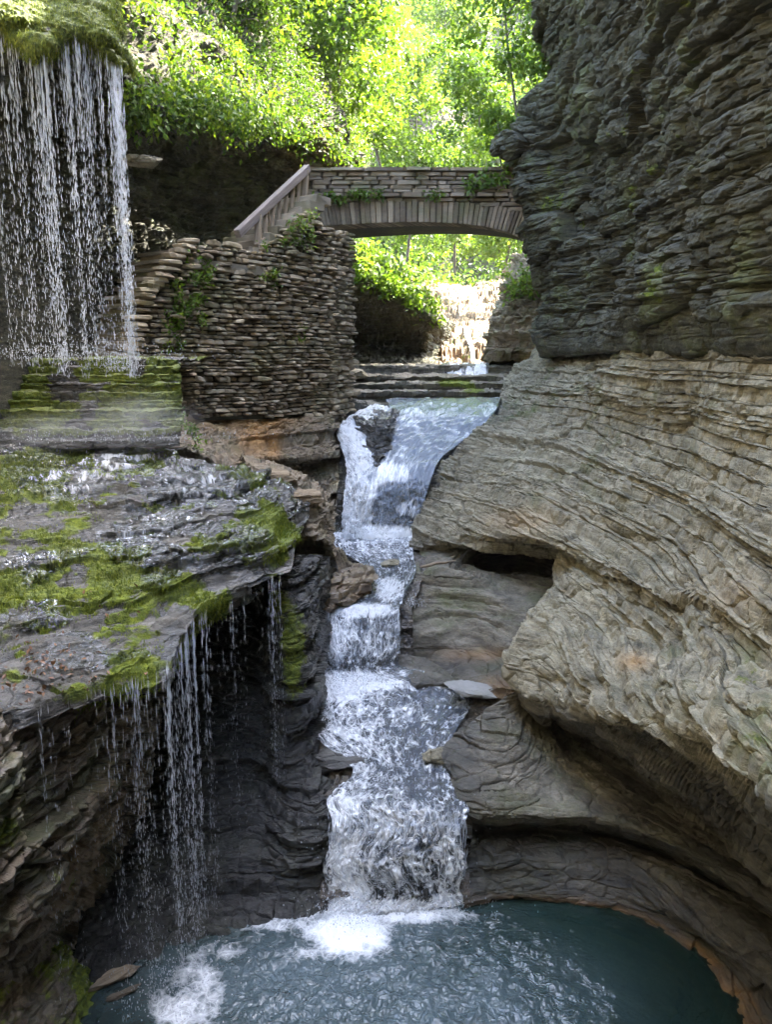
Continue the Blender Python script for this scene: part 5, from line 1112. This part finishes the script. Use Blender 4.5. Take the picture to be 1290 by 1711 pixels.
boulder('stone_slab', P(778, 1150, 9.3), (0.30, 0.2, 0.035), M['slab'], 'flat grey stone slab lying in the shallows below the alcove', 'slab', 7, -0.25, True, (0.12, 0.16))
boulder('rock', P(727, 1264, 8.25), (0.16, 0.16, 0.08), M['rock'], 'small grey rock sitting at the stream edge by the rock tongue', 'rock', 8, 0.2)
boulder('stone_slab', P(560, 1270, 8.42), (0.32, 0.25, 0.10), M['rock_wet'], 'dark wet slab at the left lip of the lower cascade', 'slab', 9, -0.2, True)
boulder('rock', P(238, 270, 12.9), (0.28, 0.3, 0.07), M['rock'], 'pale rock flake jutting from the left cliff beside the waterfall', 'rock', 10, 0.2, True)
boulder('rock', P(655, 930 + 12, 12.5), (0.14, 0.12, 0.06), M['rock'], 'small stone poking out of the plunge pool outflow', 'rock', 13)
boulder('rock', P(440, 800, 11.2), (0.5, 0.4, 0.12), M['rock_brown'], 'flat brown rock on the ridge behind the mossy shelf', 'rock', 14, 0.4, True)
boulder('rock', P(505, 835, 10.8), (0.34, 0.3, 0.14), M['rock_brown'], 'brown blocky rock on the ridge above the stream', 'rock', 15, -0.3, True)
# ------------------------------------------------------------------ vegetation
def leaf_mesh(name, c, size, mat, parent=None, up=0.5, droop=None, ratio=0.55, lv=None, org=None):
    """kite-shaped leaves with a fold, one quad pair each"""
    n = len(c)
    d = RNG.normal(0, 1, (n, 3)); d[:, 2] -= 0.25
    if droop is not None: d = d * (1 - droop) + np.array([0, 0, -1.0]) * droop * 1.5
    d /= np.linalg.norm(d, axis=1, keepdims=True)
    nn = RNG.normal(0, 1, (n, 3)); nn[:, 2] = np.abs(nn[:, 2]) + up
    s = np.cross(d, nn); s /= np.linalg.norm(s, axis=1, keepdims=True) + 1e-9
    nn = np.cross(s, d)
    L_ = size[:, None]
    v = np.stack([c, c + d * L_ * 0.45 + s * L_ * ratio * 0.5 + nn * L_ * 0.08, c + d * L_, c + d * L_ * 0.45 - s * L_ * ratio * 0.5 + nn * L_ * 0.08], 1)
    if org is not None: v = v - np.array(org)
    f = np.arange(n * 4).reshape(n, 4)
    if lv is None: lv = RNG.random(n)
    return mesh_np(name, v, f, mat, parent, {'lv': np.repeat(np.clip(lv, 0, 1), 4)}, False)
def surf_points(g, n, wfun=None):
    a, b, c_, d_ = g[:-1, :-1], g[:-1, 1:], g[1:, 1:], g[1:, :-1]
    ar = np.linalg.norm(np.cross(b - a, d_ - a), axis=-1); m = (a + c_) / 2
    wt = ar if wfun is None else ar * wfun(m, *proj(m))
    idx = RNG.choice(ar.size, n, p=(wt / wt.sum()).ravel()); i, j = np.unravel_index(idx, ar.shape)
    u, v = RNG.random((2, n, 1))
    return a[i, j] * (1 - u) * (1 - v) + b[i, j] * u * (1 - v) + c_[i, j] * u * v + d_[i, j] * (1 - u) * v
def cover(name, g, n_cl, per, spread, size, mat, label, wfun=None, lift=0.1, droop=None, kind='stuff', ratio=0.55):
    p = surf_points(g, n_cl, wfun); sz = RNG.uniform(0.6, 1.4, n_cl)
    c = np.repeat(p, per, 0) + RNG.normal(0, 1, (n_cl * per, 3)) * spread * np.repeat(sz, per)[:, None] * np.array([1, 1, 0.7])
    c[:, 2] += lift * np.repeat(sz, per)
    lv = np.clip(np.repeat(0.5 + 0.35 * vnoise(p * 0.9) + RNG.normal(0, 0.12, n_cl), per) + RNG.normal(0, 0.12, n_cl * per), 0, 1)
    o = leaf_mesh(name, c, size * RNG.uniform(0.6, 1.35, len(c)), M[mat], up=0.6, droop=droop, ratio=ratio, lv=lv)
    return tag(o, label, kind=kind)
vis = lambda m, px, py: np.where((px > -250) & (px < 700) & (py > -260), 1.0, 0.15)
cover('hillside_foliage', hill_g, 15000, 10, 0.15, 0.095, 'leaf', 'dense leafy undergrowth covering the left hillside', lambda m, px, py: vis(m, px, py) * (0.12 + smooth(-0.45, 0.0, fbm(m, 0.7, 2))), lift=0.12)
vis2 = lambda m, px, py: np.where((px > 480) & (px < 980) & (py > -120) & (py < 620), 1.0, 0.10)
cover('far_forest', far_g, 9500, 12, 0.75, 0.34, 'leaf_yellow', 'bright sunlit forest foliage covering the far hillside', lambda m, px, py: vis2(m, px, py) * (0.15 + smooth(-0.3, 0.2, fbm(m, 0.15, 2))), lift=0.8)

def tube(pts, r0, r1, sides=7):
    pts = np.array(pts); n = len(pts); t = np.gradient(pts, axis=0); t /= np.linalg.norm(t, axis=1, keepdims=True) + 1e-9
    a = np.cross(t, np.array([0.3, 0.9, 0.1])); a /= np.linalg.norm(a, axis=1, keepdims=True) + 1e-9; b = np.cross(t, a)
    r = (np.linspace(r0, r1, n) if np.isscalar(r0) else np.asarray(r0))[:, None, None]; th = np.linspace(0, 2 * math.pi, sides, endpoint=False)
    v = pts[:, None] + r * (a[:, None] * np.cos(th)[None, :, None] + b[:, None] * np.sin(th)[None, :, None])
    i = np.arange(n * sides).reshape(n, sides); j = np.roll(i, -1, 1)
    return v.reshape(-1, 3), np.stack([i[:-1], j[:-1], j[1:], i[1:]], -1).reshape(-1, 4)
def tree(name, base, height, cr, label, cat='tree', mat='leaf', lean=(0, 0), n_cl=60, per=70, leaf=0.12, r0=None, squash=0.8, crown_lo=0.35, group=None, droop=None, clr=0.30, ratio=0.6):
    base = np.array(base); root = tag(empty(name, base), label, cat, group)
    r0 = r0 or height * 0.016
    tp = base + np.array([lean[0], lean[1], height]); mid = base + np.array([lean[0] * 0.35 + RNG.normal(0, .05 * height), lean[1] * 0.35, height * 0.5])
    tr = hermite(np.array([base - W(0, 0, 0.2), mid, tp]), np.linspace(0, 2, 12))
    v, f = tube(tr - base, r0, r0 * 0.25)
    cl = []; bv, bf, nb = [v], [f], len(v)
    for i in range(n_cl):
        t = crown_lo + (1 - crown_lo) * RNG.random() ** 0.8; k = tr[min(11, int(t * 11))]
        a = RNG.random() * 6.283; rad = cr * math.sqrt(RNG.random()) * (1.0 - 0.55 * max(0, (t - 0.6) / 0.4))
        e = k + np.array([math.cos(a) * rad, math.sin(a) * rad, RNG.normal(0.15, 0.25) * cr * squash]); cl.append(e)
        if i % 3 == 0:
            v, f = tube(hermite(np.array([k, (k + e) / 2 + W(0, 0, 0.1 * cr), e]), np.linspace(0, 2, 6)) - base, r0 * 0.35, r0 * 0.07, 5)
            bv.append(v); bf.append(f + nb); nb += len(v)
    mesh_np('trunk', np.concatenate(bv), np.concatenate(bf), M['bark'], root)
    cl = np.array(cl); s = cr * clr * RNG.uniform(0.6, 1.3, n_cl)
    c = np.repeat(cl, per, 0) + RNG.normal(0, 1, (n_cl * per, 3)) * np.repeat(s, per)[:, None] * np.array([0.6, 0.6, 0.38])
    lv = np.repeat(RNG.uniform(0.2, 0.8, n_cl), per) + RNG.normal(0, 0.15, n_cl * per)
    leaf_mesh('crown', c, leaf * RNG.uniform(0.6, 1.3, len(c)), M[mat], root, up=0.7, droop=droop, ratio=ratio, lv=lv, org=base)
    return root
tree('maple_tree', P(866, 190, 20.0), 4.6, 1.35, 'bright green maple growing on the right cliff edge above the bridge', mat='leaf_yellow', lean=(-0.3, -0.2), n_cl=90, per=60, leaf=0.14, crown_lo=0.05, r0=0.035)
tree('maple_sapling', P(838, 262, 19.2), 0.9, 0.55, 'small bright sapling drooping over the right end of the bridge parapet', mat='leaf_yellow', lean=(-0.2, 0), n_cl=26, per=30, leaf=0.13, crown_lo=0.1, r0=0.02)
tree('hemlock_tree', P(560, 120, 30.0) , 7.5, 2.6, 'dark evergreen with drooping boughs high above the bridge', mat='leaf_dark', lean=(3.6, -1.5), n_cl=70, per=60, leaf=0.16, crown_lo=0.45, ratio=0.25, droop=0.35)
FG = 'trees on the slopes beyond the bridge'
for i, (a, b, D_, hh, cr, m_, lb) in enumerate([
        (590, 275, 27, 5.0, 1.7, 'leaf_yellow', 'bright leafy tree rising just behind the left end of the bridge'),
        (560, 205, 23, 4.0, 1.5, 'leaf', 'green tree leaning from the left cliff edge over the bridge'),
        (640, 290, 34, 6.0, 2.0, 'leaf_yellow', 'pale sunlit tree behind the left half of the parapet'),
        (700, 330, 40, 6.5, 2.0, 'leaf_yellow', 'thin-trunked sunlit tree beyond the middle of the bridge'),
        (790, 330, 36, 6.0, 1.9, 'leaf', 'green tree below the far outcrop behind the bridge'),
        (880, 350, 30, 8.5, 2.0, 'leaf_yellow', 'tall sunlit tree behind the maple on the right'),
        (730, 200, 58, 11., 3.0, 'leaf_yellow', 'hazy slender tree standing beside the far outcrop'),
        (630, 180, 52, 11., 3.2, 'leaf_yellow', 'far tree on the left slope under the top edge of the photo'),
        (500, 120, 23, 4.5, 1.8, 'leaf_yellow', 'bright tree on the left hillside above the railing'),
        (380, 60, 18.6, 4.0, 1.8, 'leaf', 'leafy tree on the left hillside above the dark cliff'),
        (680, 430, 40, 5.0, 1.8, 'leaf_yellow', 'light green tree seen through the left of the arch'),
        (760, 450, 46, 6.0, 2.0, 'leaf_yellow', 'yellow-green tree seen through the middle of the arch'),
        (840, 460, 42, 5.0, 1.8, 'leaf_yellow', 'sunlit tree seen through the right of the arch')]):
    tree('tree', P(a, b, D_), hh, cr, lb, mat=m_, n_cl=54, per=110, leaf=0.08 + 0.0036 * D_, lean=(RNG.normal(0, .4), RNG.normal(0, .3)), group=FG, crown_lo=0.15, r0=0.035 + 0.0012 * D_)
# shrubs and ferns
def shrub(name, pts, n_per, spread, size, label, cat='shrub', mat='leaf', droop=None, ratio=0.5, group=None):
    pts = np.array(pts); base = pts.mean(0)
    root = tag(empty(name, base), label, cat, group)
    c = np.repeat(pts, n_per, 0) + RNG.normal(0, 1, (len(pts) * n_per, 3)) * spread
    lv = np.repeat(RNG.uniform(0.25, 0.8, len(pts)), n_per) + RNG.normal(0, .15, len(c))
    leaf_mesh('foliage', c, size * RNG.uniform(.6, 1.3, len(c)), M[mat], root, droop=droop, ratio=ratio, lv=lv, org=base)
    bv, bf, nb = [], [], 0
    for k in range(min(len(pts), 8)):
        p = pts[k * len(pts) // min(len(pts), 8)]
        v, f = tube(np.array([p + W(0, 0.25, -0.25), p + W(0, .1, -.05), p]) - base, 0.012, 0.004, 4); bv.append(v); bf.append(f + nb); nb += len(v)
    mesh_np('stems', np.concatenate(bv), np.concatenate(bf), M['bark'], root)['kind'] = 'stuff'
    return root
def line_pts(a, b, n, j=6):
    return [P(*(np.array(a) + (np.array(b) - np.array(a)) * t + np.array([RNG.normal(0, j), RNG.normal(0, j), 0]))) for t in np.linspace(0, 1, n)]
shrub('bank_shrub', line_pts((585, 410, 24.0), (725, 518, 27.0), 34, 8) + line_pts((590, 440, 23.6), (690, 500, 25.6), 18, 8), 46, 0.16, 0.20, 'bright green shrubs draping the dark bank seen through the arch', mat='leaf_yellow')
shrub('pillar_shrub', line_pts((905, 470, 23.2), (850, 490, 23.8), 10, 10), 40, 0.14, 0.17, 'green shrub on the rock pillar at the right of the arch', mat='leaf_yellow')
hw = lambda px, py, o=0.05: (lambda s, z_: wall_pt(s, z_, o))(*plane_hit(px, py))
shrub('wall_plants', [hw(RNG.normal(330, 22), RNG.normal(470, 24), 0.1) for _ in range(20)] + [hw(RNG.normal(290, 12), RNG.normal(540, 20), 0.1) for _ in range(12)] + [hw(RNG.normal(310, 16), RNG.normal(505, 14), .1) for _ in range(10)], 20, 0.055, 0.085, 'leafy green plants rooted in the upper left of the stone wall', 'plant', mat='leaf_yellow')
shrub('wall_plants', [hw(RNG.normal(505, 16), RNG.normal(385, 16), 0.1) for _ in range(14)], 22, 0.06, 0.08, 'olive green plants on the wall top below the railing', 'plant', mat='leaf_yellow')
shrub('wall_fern', [hw(RNG.normal(450, 8), RNG.normal(455, 14), 0.08) for _ in range(6)], 18, 0.05, 0.09, 'small fern in the wall joints below the railing foot', 'fern')
shrub('wall_fern', [hw(RNG.normal(500, 4), RNG.normal(553, 5), 0.08) for _ in range(3)], 16, 0.04, 0.08, 'tiny bright fern in the right of the stone wall', 'fern')
shrub('bridge_ferns', line_pts((530, 330, 18.15), (640, 323, 18.15), 18, 3), 22, 0.05, 0.11, 'ferns growing along the bridge ledge at its left half', 'fern', mat='leaf')
shrub('bridge_fern', line_pts((718, 325, 18.15), (735, 325, 18.15), 4, 2), 22, 0.05, 0.10, 'single fern tuft on the bridge ledge near the crown', 'fern')
shrub('bridge_creeper', line_pts((785, 315, 18.1), (845, 290, 18.1), 10, 6), 22, 0.08, 0.14, 'creeper leaves hanging over the right parapet stones', 'plant', mat='leaf_yellow')
shrub('footing_plants', line_pts((232, 625, 11.9), (330, 745, 11.3), 26, 7), 22, 0.05, 0.08, 'low green plants along the rock edge right of the mossy steps', 'plant')
shrub('cliff_fern', line_pts((222, 170, 12.6), (250, 190, 12.8), 10, 14), 30, 0.12, 0.12, 'ferns hanging from the cliff edge right of the waterfall', 'fern', droop=0.3)
shrub('cliff_fern', line_pts((545, 235, 19.4), (590, 268, 21), 10, 6), 30, 0.12, 0.12, 'ferns on the rubble slope above the left bridge end', 'fern')
# overhanging fringe along the hillside edge
fr_pts = np.concatenate([np.array(line_pts((215, 165, 12.5), (330, 178, 14.2), 40, 9)), np.array(line_pts((330, 178, 14.2), (450, 200, 16.6), 50, 10)), np.array(line_pts((450, 200, 16.8), (570, 245, 20.5), 40, 12))])
c = np.repeat(fr_pts, 46, 0) + RNG.normal(0, 1, (len(fr_pts) * 46, 3)) * np.array([.16, .16, .18])
tag(leaf_mesh('edge_ferns', c, 0.10 * RNG.uniform(.6, 1.3, len(c)), M['leaf'], droop=0.35), 'fringe of ferns hanging over the brow of the left cliff', kind='stuff')
M['litter'] = leaf_material('dead_leaf', (0.06, 0.028, 0.014), (0.14, 0.06, 0.03), (0.26, 0.14, 0.07), 0.15)
lp = surf_points(shelf_g, 420, lambda m, px, py: blobs(px, py, [(70, 1110, 60, 28, 1.0), (130, 1140, 60, 18, 0.8), (30, 1150, 50, 20, 0.8), (180, 1010, 60, 20, 0.2)]) + 1e-7)
tag(leaf_mesh('leaf_litter', lp + W(0, 0, 0.02), 0.05 * RNG.uniform(.5, 1.4, len(lp)), M['litter'], up=2.5), 'reddish dead leaves scattered on the front of the mossy shelf', kind='stuff')
# moss tufts
def moss(name, g, n, wfun, label, size=0.038):
    p = surf_points(g, n, wfun); c = np.repeat(p, 5, 0) + RNG.normal(0, .02, (n * 5, 3))
    tag(leaf_mesh(name, c, size * RNG.uniform(.5, 1.5, len(c)), M['moss_leaf'], droop=0.75, ratio=0.22, up=0.2, lv=np.repeat(RNG.uniform(.1, 1, n), 5)), label, kind='stuff')
moss('shelf_moss', shelf_g, 14000, lambda m, px, py: (0.25 + blobs(px, py, shelf_moss)) * smooth(-0.02, .3, fbm(m, (1.6, 1.6, 3), 4, 0.6, off=3) + 0.35 * blobs(px, py, shelf_moss)) * (px > -60) + 1e-6, 'wet green moss tufts draped over the shelf edges')
moss('lip_moss', lip_g, 5500, lambda m, px, py: np.where((px > -60) & (py > -40) & (py < 120), 0.2 + smooth(-.2, .3, fbm(m, 2, 2)), 1e-6), 'bright moss strands hanging from the waterfall lip', 0.04)
# driftwood at the pool's left edge
def log(name, a, b, r, label, seed):
    d = b - a; pts = [a + d * t + W(0.03 * math.sin(5 * t + seed), 0.02 * math.cos(7 * t), 0.02 * math.sin(3 * t)) for t in (0, 0.02, 0.2, 0.35, 0.5, 0.7, 0.85, 0.97, 1)]
    v, f = tube(np.array(pts) - a, r * np.array([0.05, 0.9, 1.15, 1.0, 1.1, 0.85, 0.7, 0.45, 0.04]), 0, 9); v = v * np.array([1, 1, 0.75]) + 0.022 * np.stack([vnoise(v * 9 + seed + q) for q in (0, 5, 9)], -1)
    o = mesh_np(name, v, f, M['wood']); o.location = a; return tag(o, label, 'log')
boulder('driftwood', Pz(188, 1632, 0.06), (0.20, 0.06, 0.04), M['wood'], 'pale splintered driftwood plank lying at the pool edge on the left', 'driftwood', 31, 0.55, True, (0.2, -0.12), 0.15)
boulder('driftwood', Pz(205, 1660, 0.03), (0.17, 0.035, 0.03), M['bark'], 'thin dark driftwood splinter beside the pale plank', 'driftwood', 32, 0.5, True, (0, -0.1), 0.15)
log('branch', P(700, 952, 12.0) + W(0, 0, .03), P(762, 942, 12.2) + W(0, 0, .08), 0.03, 'broken branch caught on rocks beside the plunge pool', 3)

# ------------------------------------------------------------------ mist and haze
def volume_material(name, density, color, aniso, soft):
    m, nt, nodes, L = new_mat(name)
    out = nodes.new('ShaderNodeOutputMaterial'); v = nodes.new('ShaderNodeVolumePrincipled')
    v.inputs['Color'].default_value = (*color, 1); v.inputs['Anisotropy'].default_value = aniso
    if soft:
        tc = nodes.new('ShaderNodeTexCoord'); ln = nodes.new('ShaderNodeVectorMath'); ln.operation = 'LENGTH'; L.new(tc.outputs['Object'], ln.inputs[0])
        fall = ramp(nt, ln.outputs['Value'], [(0.1, 1.0), (1.0, 0.0)], 'EASE').outputs[0]
        n = ramp(nt, noise(nt, tc.outputs['Object'], 2.2, 3, 0.6), [(0.35, 0.1), (0.7, 1.0)]).outputs[0]
        L.new(math_(nt, 'MULTIPLY', math_(nt, 'MULTIPLY', fall, n), density), v.inputs['Density'])
    else: v.inputs['Density'].default_value = density
    L.new(v.outputs[0], out.inputs['Volume']); return m
def mist(name, c, size, density, label):
    import bmesh
    bm = bmesh.new(); bmesh.ops.create_icosphere(bm, subdivisions=3, radius=1.0); me = bpy.data.meshes.new(name); bm.to_mesh(me); bm.free()
    me.materials.append(volume_material(name, density, (0.95, 0.97, 1.0), 0.0, True))
    o = bpy.data.objects.new(name, me); col.objects.link(o); o.location = c; o.scale = size
    return tag(o, label, kind='stuff')
mist('fall_mist', P(215, 705, 9.9), (1.15, 0.45, 0.55), 0.9, 'bluish mist hanging over the ledges where the left waterfall lands')
mist('shelf_mist', P(70, 720, 9.5), (0.9, 0.5, 0.35), 0.7, 'low mist drifting over the back of the mossy shelf')
def haze(density):
    import bmesh
    bm = bmesh.new(); bmesh.ops.create_cube(bm, size=1.0); me = bpy.data.meshes.new('haze'); bm.to_mesh(me); bm.free()
    me.materials.append(volume_material('haze', density, (0.96, 0.97, 0.93), 0.2, False))
    o = bpy.data.objects.new('haze', me); col.objects.link(o); o.scale = (360, 360, 82); o.location = (0, 0, -3 + 41)
    return tag(o, 'thin pale haze filling the gorge', kind='stuff')
haze(0.0003)
